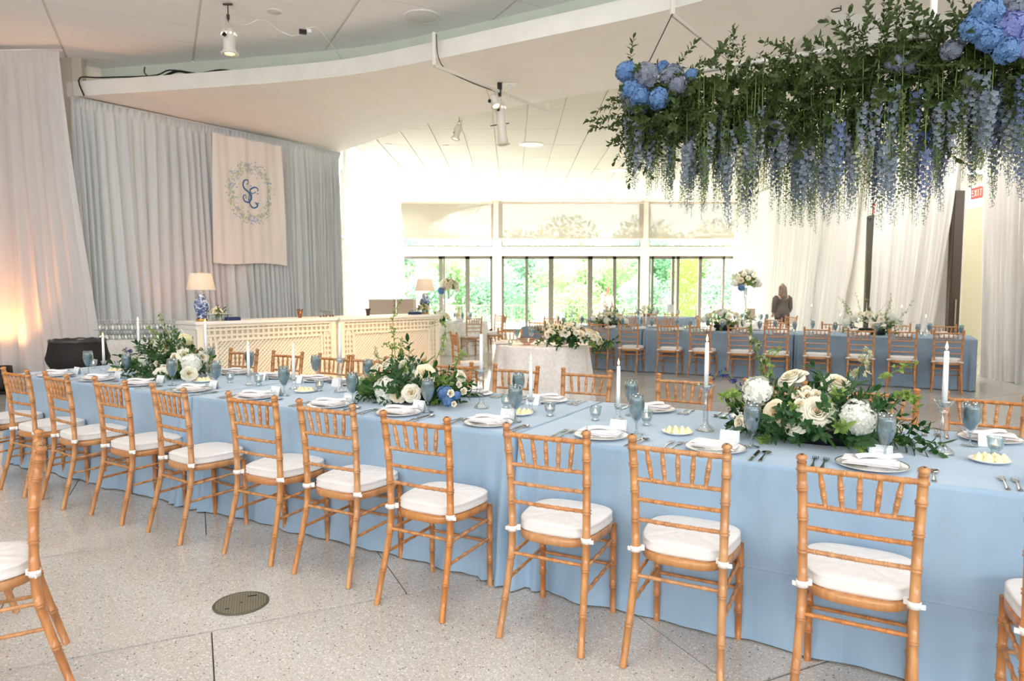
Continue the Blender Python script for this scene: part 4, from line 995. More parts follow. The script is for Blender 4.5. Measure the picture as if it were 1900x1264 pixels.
for k in range(620):
    u = rr.uniform(-.08, PLn); z = rr.uniform(-.5, .02); s_ = rr.choice(src); d = rv(rr); d.z -= .5; mt = Matrix.Translation((u, rr.uniform(-.22, .22), z)) @ q_to(d, rr) @ Matrix.Scale(rr.uniform(.6, .9), 4)
    o_ = len(b.v); b.v += [tuple(mt @ Vector(p)) for p in s_.v]; b.f += [tuple(i + o_ for i in f) for f in s_.f]; b.m += s_.m; b.sm += s_.sm
o = mk(b, 'vine_foliage', [M['vine2'], M['stem']], t); o['kind'] = 'stuff'
# fine upper twigs and stray shoots
for (u, v, sc) in ((1350, 85, .9), (1452, 90, .7), (1520, 95, .7), (1632, 40, 1.1), (1640, 30, 1.0), (1655, 45, .9), (1668, 38, .8), (1140, 200, .8), (1660, 60, 1.), (1380, 110, .8), (1290, 118, .7), (1720, 60, .8)):
    p = at_n(u, v + 30, sn(PO)[1]); q = Matrix.Rotation(-ANG, 4, 'Z') @ (p - PO)
    put(rr.choice(VINE), 'vine_sprig', t, (q.x, rr.uniform(-.08, .08), min(.1, q.z)), (rr.uniform(-.5, .5) if u > 1200 else -1.2, 0, 1 if u > 1200 else -.1), sc * .7, rr)
def strand(seed, cols, L_, dens=70, fat=1.0):
    rr_ = random.Random(seed); b = MB(); f = lambda q: Vector((.02 * sin(q * 3 + seed) * q, .02 * cos(q * 2 + seed) * q, -L_ * q))
    b.tube([f(k / 8) for k in range(9)], [.0035 - .0003 * k for k in range(9)], 4, 0)
    for k in range(dens):
        q = .34 + .66 * (k + .5) / dens; tp = (q - .34) / .66; sz = (.0165 * (1 - tp) ** .7 + .0050) * fat; p = f(q); a = k * 2.4 + rr_.uniform(-.5, .5); o_ = Vector((cos(a), sin(a), -.25)); c_ = p + o_ * (sz * (.6 + .9 * rr_.random()) + .006)
        mi = 1 + (0 if tp < .6 else (1 if rr_.random() < .35 + (tp - .6) else 0))
        nm = o_.normalized(); s_ = nm.orthogonal().normalized(); w_ = nm.cross(s_); npt = 5 if tp < .65 else 3
        for j in range(npt):
            h = 2 * pi * j / npt + k; e = s_ * cos(h) + w_ * sin(h); g = s_ * -sin(h) + w_ * cos(h)
            b.add([c_ - nm * sz * .2, c_ + e * sz * .6 + g * sz * .4 + nm * sz * .15, c_ + e * sz + nm * sz * .1, c_ + e * sz * .6 - g * sz * .4 + nm * sz * .15], [(0, 1, 2, 3)], mi)
    return b.data('delphinium_stem', [M['stem'], M[cols[0]], M[cols[1]]])
STR = [strand(s_, c_, 1.0, d_, f_) for s_, (c_, d_, f_) in enumerate(((('delb', 'delgr'), 80, 1.05), (('delg', 'delgr'), 84, 1.1), (('deld', 'delb'), 70, .85), (('delw', 'delgr'), 66, .8), (('delg', 'delb'), 90, 1.15), (('delgr', 'delgr'), 80, .7), (('delb', 'deld'), 66, .95), (('delg', 'delgr'), 70, .9), (('delw', 'delw'), 60, .75)))]
cw = [2, 4, .8, 2.5, 3.5, 6, 1.2, 4, 1.5]
for k in range(230):
    u = (k + rr.uniform(0, 1)) / 230 * (PLn + .1) - .06; y = rr.uniform(-.22, .22)
    bot = -(.66 + .42 * min(1, (u + .1) / .9)) + rr.uniform(-.16, .2) + (.12 if u > 2.0 else 0)
    L_ = rr.uniform(.62, .95); top = min(-.06, bot + L_)
    if top == -.06: L_ = top - bot
    me = rr.choices(STR, cw)[0]; o = ob('delphinium_stem', me, t, (u, y, top), (rr.uniform(-.03, .03), rr.uniform(-.03, .03), rr.uniform(0, 6.28)), (1, 1, L_))
for u, yy, bot in ((.06, -.1, -.62), (.14, 0, -.85), (.2, .1, -.7)):
    ob('delphinium_stem', STR[2 if u < .1 else 6], t, (u, yy, -.05), (0, 0, u * 9), (1, 1, -bot - .05))
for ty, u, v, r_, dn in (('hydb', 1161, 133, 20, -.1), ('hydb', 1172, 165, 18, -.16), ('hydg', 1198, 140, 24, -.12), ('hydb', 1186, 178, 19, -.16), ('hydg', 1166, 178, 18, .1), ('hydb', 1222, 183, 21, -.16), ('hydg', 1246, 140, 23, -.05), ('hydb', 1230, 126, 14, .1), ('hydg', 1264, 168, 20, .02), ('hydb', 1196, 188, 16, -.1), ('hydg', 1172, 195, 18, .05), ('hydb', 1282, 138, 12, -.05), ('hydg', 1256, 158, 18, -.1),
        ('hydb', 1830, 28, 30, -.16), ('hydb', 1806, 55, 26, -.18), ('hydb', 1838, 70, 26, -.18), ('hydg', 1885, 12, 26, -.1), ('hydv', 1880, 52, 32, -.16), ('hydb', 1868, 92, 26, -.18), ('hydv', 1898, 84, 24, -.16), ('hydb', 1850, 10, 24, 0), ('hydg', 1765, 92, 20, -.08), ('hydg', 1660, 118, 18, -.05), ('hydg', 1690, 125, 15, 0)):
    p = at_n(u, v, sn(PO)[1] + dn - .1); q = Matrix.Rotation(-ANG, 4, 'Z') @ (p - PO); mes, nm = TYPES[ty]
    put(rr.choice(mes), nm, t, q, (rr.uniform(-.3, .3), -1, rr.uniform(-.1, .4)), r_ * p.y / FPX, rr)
for a, c, l in (((1.72, 7.55, 4.47), PO + DS * .05, 'thin cable from the fascia track to the left end of the hanging garland'), (tuple(PO + DS * 2.0 + Vector((0, 0, 2.06))), PO + DS * 2.0, 'white drop pole holding the hanging garland near its right end')):
    r_ = .006 if a[0] == 1.72 else .022
    tag(mk(MB().tube([a, c], r_, 6 if r_ < .01 else 12), 'suspension_cable' if r_ < .01 else 'suspension_pole', M['blackp'] if r_ < .01 else M['white']), l, 'cable' if r_ < .01 else 'pole')

# ================================================================ TABLEWARE
ZP = HT + .0025
def b_goblet():
    t = thing('water_goblet', '', 'glass')
    b = MB().lathe([(.0012, 0), (.034, .0), (.036, .0025), (.012, .008), (.0055, .02), (.0045, .055), (.010, .066), (.024, .085), (.036, .115), (.0405, .145), (.0385, .175), (.0345, .205), (.0335, .205), (.0375, .175), (.0393, .145), (.035, .116), (.022, .087), (.003, .071)], 24, cap=False)
    mk(b, 'goblet_glass', M['goblet'], t)
    b = MB().lathe([(.001, .072), (.021, .0875), (.0342, .116), (.0385, .145), (.0368, .174), (.0355, .184), (.001, .184)], 24, cap=False)
    mk(b, 'water', M['water'], t); return t
goblet = Kind(b_goblet)
def b_short():
    t = thing('candlestick', '', 'candlestick')
    mk(MB().lathe([(.001, 0), (.034, 0), (.036, .004), (.02, .012), (.011, .022), (.010, .032), (.014, .04), (.019, .062), (.026, .084), (.0245, .084), (.013, .058), (.001, .056)], 8, cap=False), 'crystal_holder', M['crystal'], t)
    b_taper(t, .058, .245); return t
def b_tall():
    t = thing('candlestick', '', 'candlestick')
    b = MB().lathe([(.001, 0), (.048, 0), (.05, .006), (.024, .03), (.016, .036), (.0135, .045), (.0135, .175), (.018, .183), (.018, .19), (.012, .196), (.022, .212), (.046, .243), (.043, .243), (.016, .212), (.001, .208)], 8, cap=False)
    mk(b, 'crystal_holder', M['crystal'], t); b_taper(t, .21, .25); return t
def b_taper(t, z, h):
    mk(MB().lathe([(.0115, z), (.0112, z + h * .5), (.0100, z + h - .004), (.007, z + h)], 16), 'taper_candle', M['wax'], t)
    mk(MB().tube([(0, 0, z + h - .002), (.001, 0, z + h + .008)], .0009, 5), 'wick', M['blackp'], t)
    f = mk(MB().lathe([(.0005, 0), (.004, .006), (.0056, .013), (.0042, .022), (.0015, .032), (.0003, .038)], 10, (0, 0, z + h + .004)), 'flame', M['flame'], t)
short, tallc = Kind(b_short), Kind(b_tall)
def b_votive():
    t = thing('votive_holder', '', 'candle holder'); n_ = 20; b = MB()
    pr = [(.001, .0), (.022, .0), (.024, .004), (.014, .012), (.018, .018), (.028, .03), (.031, .05), (.033, .072), (.034, .078), (.031, .078), (.028, .05), (.024, .03), (.001, .022)]
    b.lathe(pr, n_, cap=False)
    for i, v in enumerate(b.v):
        k = i % n_; b.v[i] = (v[0] * (1 + .035 * (k % 2) * (v[2] > .02)), v[1] * (1 + .035 * (k % 2) * (v[2] > .02)), v[2])
    for k in range(20):
        a = 2 * pi * k / 20; b.lathe([(.0005, -.0028), (.0028, 0), (.0005, .0028)], 5, (.0345 * cos(a), .0345 * sin(a), .076), cap=False)
    mk(b, 'fluted_cup', M['clear'], t)
    mk(MB().lathe([(.019, .024), (.019, .04), (.016, .042)], 14), 'tealight', M['wax'], t)
    mk(MB().lathe([(.0005, 0), (.0045, .006), (.003, .016), (.0004, .024)], 8, (0, 0, .042)), 'flame', M['flame'], t); return t
votive = Kind(b_votive)
def plate_me(r, nm='plate_body'):
    b = MB().lathe([(.001, .004), (r * .62, .004), (r * .68, .008), (r * .93, .0135), (r * .995, .0155), (r, .0145), (r * .99, .0125), (r * .66, .001), (r * .6, .0), (.001, .0)], 48, cap=False)
    return b.data(nm, M['china'])
def b_plate():
    t = thing('dinner_plate', '', 'plate'); ob('plate_body', plate_me(.138), t)
    mk(MB().lathe([(.1335, .0158), (.1375, .0165)], 48, cap=False), 'rim_line', M['rim'], t)
    mk(MB().lathe([(.092, .0092), (.0935, .0096)], 48, cap=False), 'inner_line', M['rim'], t); return t
plate = Kind(b_plate)
def b_napkin(v):
    t = thing('napkin', '', 'napkin'); rr = random.Random(v); zb = .017
    def slab(cx, cy, w_, d_, z0, h, rz, sag=0., name='napkin_fold'):
        b = MB(); P = []; nu, nv = 16, 8
        def top(u, v_):
            x, y = (u - .5) * w_, (v_ - .5) * d_; e = min(u, 1 - u, v_, 1 - v_); return Vector((x, y, z0 + h * min(1, (e * 9 + .001)) ** .5 + .0015 * sin(u * 9 + v * 2) * sin(v_ * 5) - sag * (abs(u - .5) * 2) ** 3))
        b.grid(lambda u, q: top(u, q), nu, nv)
        b.box((0, 0, z0 - sag * .5), (w_ * .99, d_ * .97, h * .5))
        b.xf(Matrix.Translation((cx, cy, 0)) @ Matrix.Rotation(rz, 4, 'Z')); mk(b, name, M['napkin'], t)
    slab(0, 0, .205, .115, zb + .002, .007, .0, .002); slab(.006, -.003, .20, .108, zb + .009, .006, .05 * v, .002); slab(-.004, .004, .196, .106, zb + .0155, .006, -.05, .002)
    if v != 2:
        b = MB().grid(lambda u, q: Vector(((u - .5) * .19, (q - .5) * .05 + .012 * sin(u * 3), zb + .024 + .012 * sin(pi * q) + .004 * sin(u * 7))), 12, 6)
        b.xf(Matrix.Rotation(.55 if v == 0 else .42, 4, 'Z') @ Matrix.Translation((.03, .0, 0))); mk(b, 'rolled_flap', M['napkin'], t)
    b = MB()
    for k in range(14):
        a = k * .45; r_ = .006 + .0008 * k; b.box((.045 + r_ * cos(a) * 1.4, -.02 + r_ * sin(a), zb + .0225), (.004, .0015, .0006), 0, a + 1)
    mk(b, 'embroidery', M['ink'], t); return t
napk = [Kind(lambda v=v: b_napkin(v)) for v in (0, 1, 2)]
def b_card():
    t = thing('place_card', '', 'card'); h, hw, d = .062, .045, .02
    b = MB().add([(-hw, -d, 0), (hw, -d, 0), (hw, 0, h), (-hw, 0, h), (-hw, d, 0), (hw, d, 0)], [(0, 1, 2, 3), (3, 2, 5, 4)], 0, False)
    o = mk(b, 'folded_card', M['card'], t); md = o.modifiers.new('thickness', 'SOLIDIFY'); md.thickness = .0006
    b = MB()
    def ln(x, z, w_, hh): # on the front face
        P = [(x - w_ / 2, z - hh / 2), (x + w_ / 2, z - hh / 2), (x + w_ / 2, z + hh / 2), (x - w_ / 2, z + hh / 2)]
        b.add([(px_, -d + d * pz_ / h - .0009, pz_) for px_, pz_ in P], [(0, 1, 2, 3)], 0, False)
    ln(0, .006, .08, .0009); ln(0, .056, .08, .0012); ln(-.04, .031, .0012, .05); ln(.04, .031, .0012, .05)
    ln(0, .0505, .07, .0006); ln(0, .011, .07, .0006); ln(-.0355, .031, .0006, .04); ln(.0355, .031, .0006, .04)
    rr = random.Random(3)
    for z_, xs in ((.033, range(-3, 4)), (.022, range(-4, 5))):
        for k in xs: ln(k * .0056, z_, .0032, .0045 * rr.uniform(.5, 1))
    mk(b, 'printed_border_and_name', M['ink'], t); return t
card = Kind(b_card)
def strip3(pts, mi=0):      # pts: (y, halfwidth, z, x)
    b = MB(); vs = []
    for y, hw, z, x in pts: vs += [(x - hw, y, z), (x + hw, y, z), (x + hw * .6, y, z + .0025), (x - hw * .6, y, z + .0025)]
    fs_ = []
    for k in range(len(pts) - 1):
        for j in range(4): a, c = k * 4 + j, k * 4 + (j + 1) % 4; fs_.append((a, c, c + 4, a + 4))
    fs_ += [(0, 1, 2, 3), tuple(len(pts) * 4 - 4 + q for q in (3, 2, 1, 0))]
    return b.add(vs, fs_, mi)
HND = [(-.1, .004, .001, 0), (-.097, .0095, .001, 0), (-.085, .0085, .002, 0), (-.05, .005, .004, 0), (-.01, .0032, .006, 0), (.02, .0035, .006, 0)]
def b_fork():
    t = thing('fork', '', 'cutlery'); mk(strip3(HND + [(.03, .008, .005, 0), (.042, .0125, .003, 0), (.05, .0125, .002, 0)]), 'handle', M['silver'], t)
    b = MB()
    for x in (-.0105, -.0035, .0035, .0105):
        s_ = strip3([(.05, .0022, .002, x), (.07, .002, .001, x), (.088, .0018, .003, x), (.094, .0007, .005, x)]); o_ = len(b.v); b.v += s_.v; b.f += [tuple(i + o_ for i in f) for f in s_.f]; b.m += s_.m; b.sm += s_.sm
    mk(b, 'tines', M['silver'], t); return t
def b_knife():
    t = thing('knife', '', 'cutlery'); mk(strip3([(-.115, .004, .001, 0), (-.112, .0085, .001, 0), (-.06, .0075, .003, 0), (-.03, .006, .003, 0)]), 'handle', M['silver'], t)
    mk(strip3([(-.03, .005, .002, 0), (.0, .0095, .0015, .002), (.08, .0095, .001, .003), (.11, .003, .001, -.003)]), 'blade', M['silver'], t); return t
def b_spoon():
    t = thing('spoon', '', 'cutlery'); mk(strip3(HND + [(.04, .0045, .005, 0)]), 'handle', M['silver'], t)
    b = MB().grid(lambda u, v: Vector((cos(2 * pi * u) * .0205 * v, .062 + sin(2 * pi * u) * .028 * v, .001 + .0075 * v ** 2)), 20, 5); mk(b, 'bowl', M['silver'], t); return t
fork, knife, spoon = Kind(b_fork), Kind(b_knife), Kind(b_spoon)
def b_butter():
    t = thing('butter_dish', '', 'plate'); ob('plate_body', plate_me(.078), t)
    for k, (x, y) in enumerate(((-.04, .0), (-.012, .018), (-.008, -.018), (.022, .014), (.026, -.016), (.052, .0))):
        b = MB(); pr = [(.019, .006), (.021, .012), (.017, .018), (.018, .021), (.012, .027), (.0125, .029), (.004, .037), (.0005, .041)]
        b.lathe(pr, 20)
        for i, v in enumerate(b.v):
            q = i % 20; g = 1 + .14 * sin(q * 2 * pi / 20 * 6 + v[2] * 130); b.v[i] = (v[0] * g, v[1] * g, v[2])
        mk(b, 'butter_rosette', M['butter'], t, loc=(x, y, 0))
    return t
butter = Kind(b_butter)
def P_(s_, n_, z=ZP): p = T(s_, n_, z); return (p.x, p.y, p.z)
for k, (s_, c, an) in enumerate(fs):
    if s_ < -6.85 or s_ > .8: continue
    w_ = ', %s near-side place of the front table from the left' % ORD[k]
    ps = s_ + .02; pn = 3.15
    plate(P_(ps, pn), ANG, 'white dark-rimmed dinner plate' + w_, 'near-side dinner plates')
    napk[2 if k in (9,) else k % 2](P_(ps - .005, pn - .005), ANG + (k % 3 - 1) * .06, 'folded white napkin' + w_, 'near-side napkins')
    card(P_(ps + .03, pn + .165), ANG + .04 * (k % 3 - 1), 'white tent place card' + w_, 'near-side place cards')
    fork(P_(ps - .215, pn - .03), ANG + .02, 'outer fork' + w_, 'near-side forks')
    fork(P_(ps - .175, pn - .03), ANG - .02, 'inner fork' + w_, 'near-side forks')
    knife(P_(ps + .178, pn - .03), ANG, 'knife' + w_, 'near-side knives')
    spoon(P_(ps + .218, pn - .035), ANG - .02, 'spoon' + w_, 'near-side spoons')
for k, (s_, c) in enumerate(os_):
    w_ = ', %s far-side place of the front table from the left' % ORD[k]
    ps, pn, rz = s_ - .02, 4.01, ANG + pi
    plate(P_(ps, pn), rz, 'white dark-rimmed dinner plate' + w_, 'far-side dinner plates')
    napk[1 - k % 2](P_(ps, pn), rz + .05, 'folded white napkin' + w_, 'far-side napkins')
    card(P_(ps - .02, pn - .17), rz, 'white blank-backed place card' + w_, 'far-side place cards')
    for d in (0, 1): fork(P_(ps + .175 + .04 * d, pn + .03), rz, ('outer' if d else 'inner') + ' fork' + w_, 'far-side forks')
    knife(P_(ps - .178, pn + .03), rz, 'knife' + w_, 'far-side knives'); spoon(P_(ps - .218, pn + .035), rz, 'spoon' + w_, 'far-side spoons')
GN = [(164.6, 694.5), (236, 701.7), (320, 715), (401.4, 720.5), (527.6, 734), (654.3, 749.7), (794, 765.3), (956, 783), (1180.7, 806.4), (1394.7, 829.4), (1641.4, 855.7)]
GF = [(464, 696), (586.6, 705), (684, 716), (962, 750), (1171, 770.6), (1799, 827), (392, 684)]
for k, (u, v) in enumerate(GN): goblet(tuple(at_z(u, v, ZP)), k, '%s blue tinted goblet from the left, near side of the front table' % ORD[k], 'near-side water goblets')
for k, (u, v) in enumerate(sorted(GF)): goblet(tuple(at_z(u, v, ZP)), k, '%s blue tinted goblet from the left, far side of the front table' % ORD[k], 'far-side water goblets')
CS = [(193.3, 686.5, 0), (259.5, 694, 1), (384, 703.5, 1), (462, 714, 0), (545.5, 721.4, 0), (632, 726.7, 1), (893.2, 757, 1), (984.7, 763.5, 0), (1146.7, 777.8, 0), (1308.8, 799, 1), (1748, 841.4, 1)]
for k, (u, v, tl) in enumerate(CS):
    o = (tallc if tl else short)(tuple(at_z(u, v, ZP)), k * .6, '%s white taper candle from the left on the front table, %s crystal holder' % (ORD[k], 'tall' if tl else 'short'), 'taper candles on the front table', 1.0)
    if k == 6:
        for ch in o.children:
            if ch.name.startswith('flame'): bpy.data.objects.remove(ch); break
        o['label'] += ', unlit'
for k, (u, v) in enumerate([(173.6, 683), (224.6, 685.6), (427, 709.7), (480, 714.6), (593, 725), (939, 757), (1020.5, 771.5), (1104.6, 779.6), (1199.5, 788.5), (1846.3, 843)]):
    votive(tuple(at_z(u, v, ZP)), k, '%s fluted votive cup from the left on the front table' % ORD[k], 'votives on the front table')
for k, (u, v) in enumerate([(213, 690), (377, 709), (566, 727.6), (965, 769.7), (1257, 805), (1835.6, 857.5)]):
    butter(tuple(at_z(u, v, ZP)), ANG + .2, '%s small dish of piped butter rosettes from the left on the front table' % ORD[k], 'butter dishes on the front table')
# distant tables
rr = random.Random(5); gi = 0
for k in range(12):
    s_ = far_s[k]
    if s_ < -6.7: continue
    for side, nn in (('near', FN + .17), ('far', FN + 1.08)):
        w_ = ', %s %s-side place of the distant tables from the left' % (ORD[k], side); rz = ANG + (pi if side == 'far' else 0); sg = 1 if side == 'near' else -1
        plate(P_(s_, nn), rz, 'white dinner plate' + w_, 'plates on the distant tables')
        napk[k % 2](P_(s_, nn), rz, 'folded white napkin' + w_, 'napkins on the distant tables')
        goblet(P_(s_ + .2 * sg, nn + .17 * sg), 0, 'blue tinted water goblet' + w_, 'goblets on the distant tables')
        if side == 'near': card(P_(s_ + .03, nn + .16), rz, 'white tent place card' + w_, 'cards on the distant tables')
for k, u in enumerate((1060, 1196, 1290, 1408, 1505, 1558, 1672, 1718)):
    s_ = far_at(u); (short if k % 2 else tallc)(P_(s_, 12.98 + .05 * (k % 2)), 0, '%s taper candle from the left on the distant blue tables' % ORD[k], 'tapers on the distant tables')
for k in range(8):
    votive(P_(-6.3 + k * .95, 12.75), 0, '%s votive cup from the left on the distant blue tables' % ORD[k], 'votives on the distant tables')
for k in range(4):
    goblet(P_(-7.1 + k * .6, 18.85), 0, '%s goblet from the left on the blue table nearest the windows' % ORD[k], 'goblets nearest the windows')
def ringset(cx, cy, r, angs, zt, where, grp):
    for k, a in enumerate(angs):
        p = (cx + r * cos(a), cy + r * sin(a), zt); rz = a + pi / 2
        plate(p, rz, '%s white plate %s' % (ORD[k], where), grp + ' plates'); napk[k % 2](p, rz, '%s folded napkin %s' % (ORD[k], where), grp + ' napkins')
        goblet((cx + (r - .2) * cos(a + .3), cy + (r - .2) * sin(a + .3), zt), 0, '%s water goblet %s' % (ORD[k], where), grp + ' goblets')
ringset(RLX, RLY, .56, (-.6, .3, 1.5, 2.6, -1.4), HT + .006, 'on the patterned round table behind the bar end', 'left round table')
ringset(RRX, RRY, .56, (.3, 1.5, 2.8, -2.5, -1.5, -.6), HT + .006, 'on the round table before the woman in grey', 'right round table')
# menu boards and table number stands
def stand(x, y, z, h, rz, m_, label, wd=.10, hd=.16):
    t = thing('sign_stand', label, 'sign', (x, y, z), rz)
    mk(MB().lathe([(.001, 0), (.035, 0), (.035, .006), (.001, .008)], 16, cap=False), 'base', M['brass'], t); mk(MB().tube([(0, 0, .004), (0, 0, h)], .003, 6), 'rod', M['brass'], t)
    mk(MB().box((0, 0, h + hd / 2), (wd, .004, hd)), 'board', m_, t)
p = T(far_at(1397), 12.75); stand(p.x, p.y, ZP, .22, ANG, M['beige'], 'small beige menu board standing on the middle distant table', .14, .2)
p = T(far_at(1245), 12.9); stand(p.x, p.y, ZP, .32, ANG, M['card'], 'white table number card on a thin rod on the distant table', .12, .15)
p = T(-5.9, 19.1); stand(p.x, p.y, ZP, .35, ANG, M['card'], 'white table number card on the blue table nearest the windows', .14, .2)
# round table setting
SZ = HT + .006
t = thing('crystal_bowl', 'cut crystal bowl with rose tint on the small round table', 'bowl', (.20, 9.2, SZ))
b = MB(); n_ = 24; b.lathe([(.001, 0), (.05, 0), (.05, .008), (.04, .014), (.08, .03), (.125, .065), (.14, .085), (.13, .085), (.115, .065), (.07, .036), (.001, .022)], n_, cap=False)
b.v = [(v[0] * (1 + .03 * (i % 2)), v[1] * (1 + .03 * (i % 2)), v[2]) for i, v in enumerate(b.v)]
mk(b, 'bowl_body', glassy('rose_crystal', (240, 214, 200), .25), t); mk(MB().torus if False else MB().lathe([(.138, .083), (.145, .087), (.138, .091)], 24, cap=False), 'scalloped_rim', M['copper'], t)
plate((-.12, 9.35, SZ), .4, 'white plate at the left rim of the small round table'); napk[0]((-.12, 9.35, SZ), .3, 'folded napkin at the left rim of the small round table')
goblet((.07, 9.75, SZ), 0, 'left water goblet at the back of the small round table'); goblet((.28, 9.8, SZ), 0, 'right water goblet at the back of the small round table')
M['blush'] = mat('blush_wax', (244, 206, 180), .5)
def blush(x, y, h, sc, label):
    t = thing('candlestick', label, 'candlestick', (x, y, SZ), 0, 'blush candles on the round table')
    mk(MB().lathe([(.001, 0), (.035, 0), (.036, .004), (.012, .015), (.01, h - .02), (.02, h), (.018, h + .01), (.001, h)], 10, cap=False), 'crystal_holder', M['crystal'], t)
    mk(MB().lathe([(.0125, h - .003), (.0115, h + .2 * sc), (.0085, h + .25 * sc)], 14), 'taper_candle', M['blush'], t); mk(MB().tube([(0, 0, h + .25 * sc), (0, 0, h + .26 * sc)], .001, 5), 'wick', M['blackp'], t)
blush(.42, 9.3, .05, .95, 'shortest blush taper candle beside the crystal bowl'); blush(.63, 9.62, .12, 1.15, 'second blush taper candle behind the bouquet'); blush(.70, 9.8, .1, .9, 'low blush taper candle half hidden behind the bouquet'); blush(.93, 9.55, .14, 1.1, 'rightmost blush taper candle above the bouquet')
for k, (x, y) in enumerate(((.36, 9.12), (.45, 9.2), (-.02, 9.1))): votive((x, y, SZ), 0, ['votive cup next to the crystal bowl', 'votive cup at the foot of the shortest blush candle', 'votive cup left of the crystal bowl'][k])
# ================================================================ BAR
BA_, BB_ = Vector((-4.42, 9.56, 0)), Vector((-1.38, 12.97, 0)); BD = (BB_ - BA_).normalized(); BL = (BB_ - BA_).length; BNn = Vector((BD.y, -BD.x, 0)); BRZ = atan2(BD.y, BD.x)
def bar_unit(x0, x1, label):
    p = BA_ + BD * x0; w_ = x1 - x0; t = thing('bar_counter', label, 'bar', p, BRZ, 'lattice fronted bar counters')
    D, H = .62, 1.07
    mk(MB().box((w_ / 2, D / 2, H - .02), (w_ + (.02 if x0 else .05), D + .06, .045)), 'counter_top', M['white'], t, bevel=.006)
    mk(MB().box((.015, D / 2, (H - .045) / 2), (.03, D, H - .045)), 'side_panel', M['white'], t); mk(MB().box((w_ - .015, D / 2, (H - .045) / 2), (.03, D, H - .045)), 'side_panel', M['white'], t)
    if not x0:
        mk(MB().beam((-.006, .05, .55), (-.006, .56, .98), .012, .05), 'diagonal_brace', M['white'], t)
        mk(MB().box((-.006, D / 2, .99), (.012, D, .05)), 'side_rail', M['white'], t)
    mk(MB().box((w_ / 2, .05, (H - .045) / 2), (w_ - .06, .01, H - .045)), 'back_panel', M['bardark'], t)
    f = MB(); zt = H - .045
    for x in (.045, w_ - .045): f.box((x, .012, zt / 2), (.09, .03, zt))
    f.box((w_ / 2, .012, zt - .02), (w_ - .18, .03, .04)); f.box((w_ / 2, .012, .04), (w_ - .18, .03, .08))
    ix0, ix1, iz0, iz1 = .27, w_ - .27, .12, .80
    for x in (ix0, ix1): f.box((x, .008, (iz0 + iz1) / 2), (.035, .036, iz1 - iz0 + .035))
    for z in (iz0, iz1): f.box(((ix0 + ix1) / 2, .008, z), (ix1 - ix0, .036, .035))
    mk(f, 'panel_frame', M['bar'], t)
    g = MB(); st = .0825      # square lattice in the border
    x = .09 + .03
    for zz in (zt - .075, zt - .1575): g.box((w_ / 2, .022, zz), (w_ - .18, .014, .03))
    nx = int((w_ - .2) / st)
    for k in range(nx + 1): xx = .1 + (w_ - .2) * k / nx; g.box((xx, .03, zt - .12), (.034, .014, .2))
    for xx in (.145, .205, w_ - .145, w_ - .205): g.box((xx, .022, .42), (.03, .014, .84))
    for k in range(10):
        zz = .12 + k * st
        for xx in (.175, w_ - .175): g.box((xx, .03, zz), (.17, .014, .034))
    o = mk(g, 'square_lattice', M['bar'], t); o['kind'] = 'stuff'
    g = MB(); q = .062; k = -20
    W_, Hh = ix1 - ix0, iz1 - iz0
    for sgn in (1, -1):
        c_ = -Hh
        while c_ < W_ + Hh:
            # line x = c + sgn*(z)
            if sgn == 1: xa, za, xb, zb = c_, 0, c_ + Hh, Hh
            else: xa, za, xb, zb = c_ + 0, Hh, c_ + Hh, 0
            ta = max(0, (0 - xa) / (xb - xa)); tb = min(1, (W_ - xa) / (xb - xa))
            if tb > ta + .02:
                A = (ix0 + xa + (xb - xa) * ta, .018 if sgn > 0 else .03, iz0 + za + (zb - za) * ta); B = (ix0 + xa + (xb - xa) * tb, .018 if sgn > 0 else .03, iz0 + za + (zb - za) * tb)
                g.beam(A, B, .012, .026)
            c_ += q
    o = mk(g, 'diagonal_lattice', M['bar'], t); o['kind'] = 'stuff'
bar_unit(0, BL * .497, 'cream lattice fronted bar counter holding the nearer ginger jar lamp')
bar_unit(BL * .515, BL, 'cream lattice fronted bar counter holding the farther ginger jar lamp')
tag(mk(MB().box((BL * .506, .12, .5), (.08, .03, 1.0)), 'filler_panel', M['bardark'], loc=BA_, rot=(0, 0, BRZ)), 'cream filler board closing the gap between the two bar counters', 'panel')
def onbar(x, y, z=1.0735): p = BA_ + BD * x - BNn * y; return Vector((p.x, p.y, z))
def lamp(p, label, sc=1):
    t = thing('table_lamp', label, 'lamp', p, 0, 'ginger jar lamps on the bar'); t.scale = (sc,) * 3
    mk(MB().lathe([(.001, 0), (.082, 0), (.082, .03), (.07, .034), (.001, .034)], 28, cap=False), 'brass_base', M['brass'], t)
    mk(MB().lathe([(.06, .034), (.065, .05), (.075, .12), (.1, .2), (.107, .25), (.095, .3), (.066, .325), (.06, .335), (.06, .345)], 28), 'ginger_jar', M['porcelain'], t)
    mk(MB().lathe([(.07, .345), (.073, .352), (.07, .36), (.06, .372), (.052, .395), (.03, .41), (.012, .415)], 28), 'jar_lid', M['porcelain'], t)
    mk(MB().tube([(0, 0, .41), (0, 0, .72)], .006, 8), 'brass_stem', M['brass'], t)
    s_ = MB().lathe([(.2, .46), (.145, .70)], 36, cap=False); o = mk(s_, 'lamp_shade', M['shade'], t)
    mk(MB().lathe([(.2, .458), (.202, .466)], 36, cap=False), 'shade_trim', M['white'], t)
    mk(MB().lathe([(.001, .715), (.012, .722), (.014, .732), (.001, .742)], 12, cap=False), 'finial', M['brass'], t)
    mk(MB().lathe([(.001, -.03), (.025, -.015), (.03, .01), (.015, .04), (.001, .045)], 14, (0, 0, .56), cap=False), 'bulb', mat('bulb_glow', (255, 230, 190), .5, emit=(255, 232, 206), estr=6), t)
pL = at_y(374, 598, 9.95); 
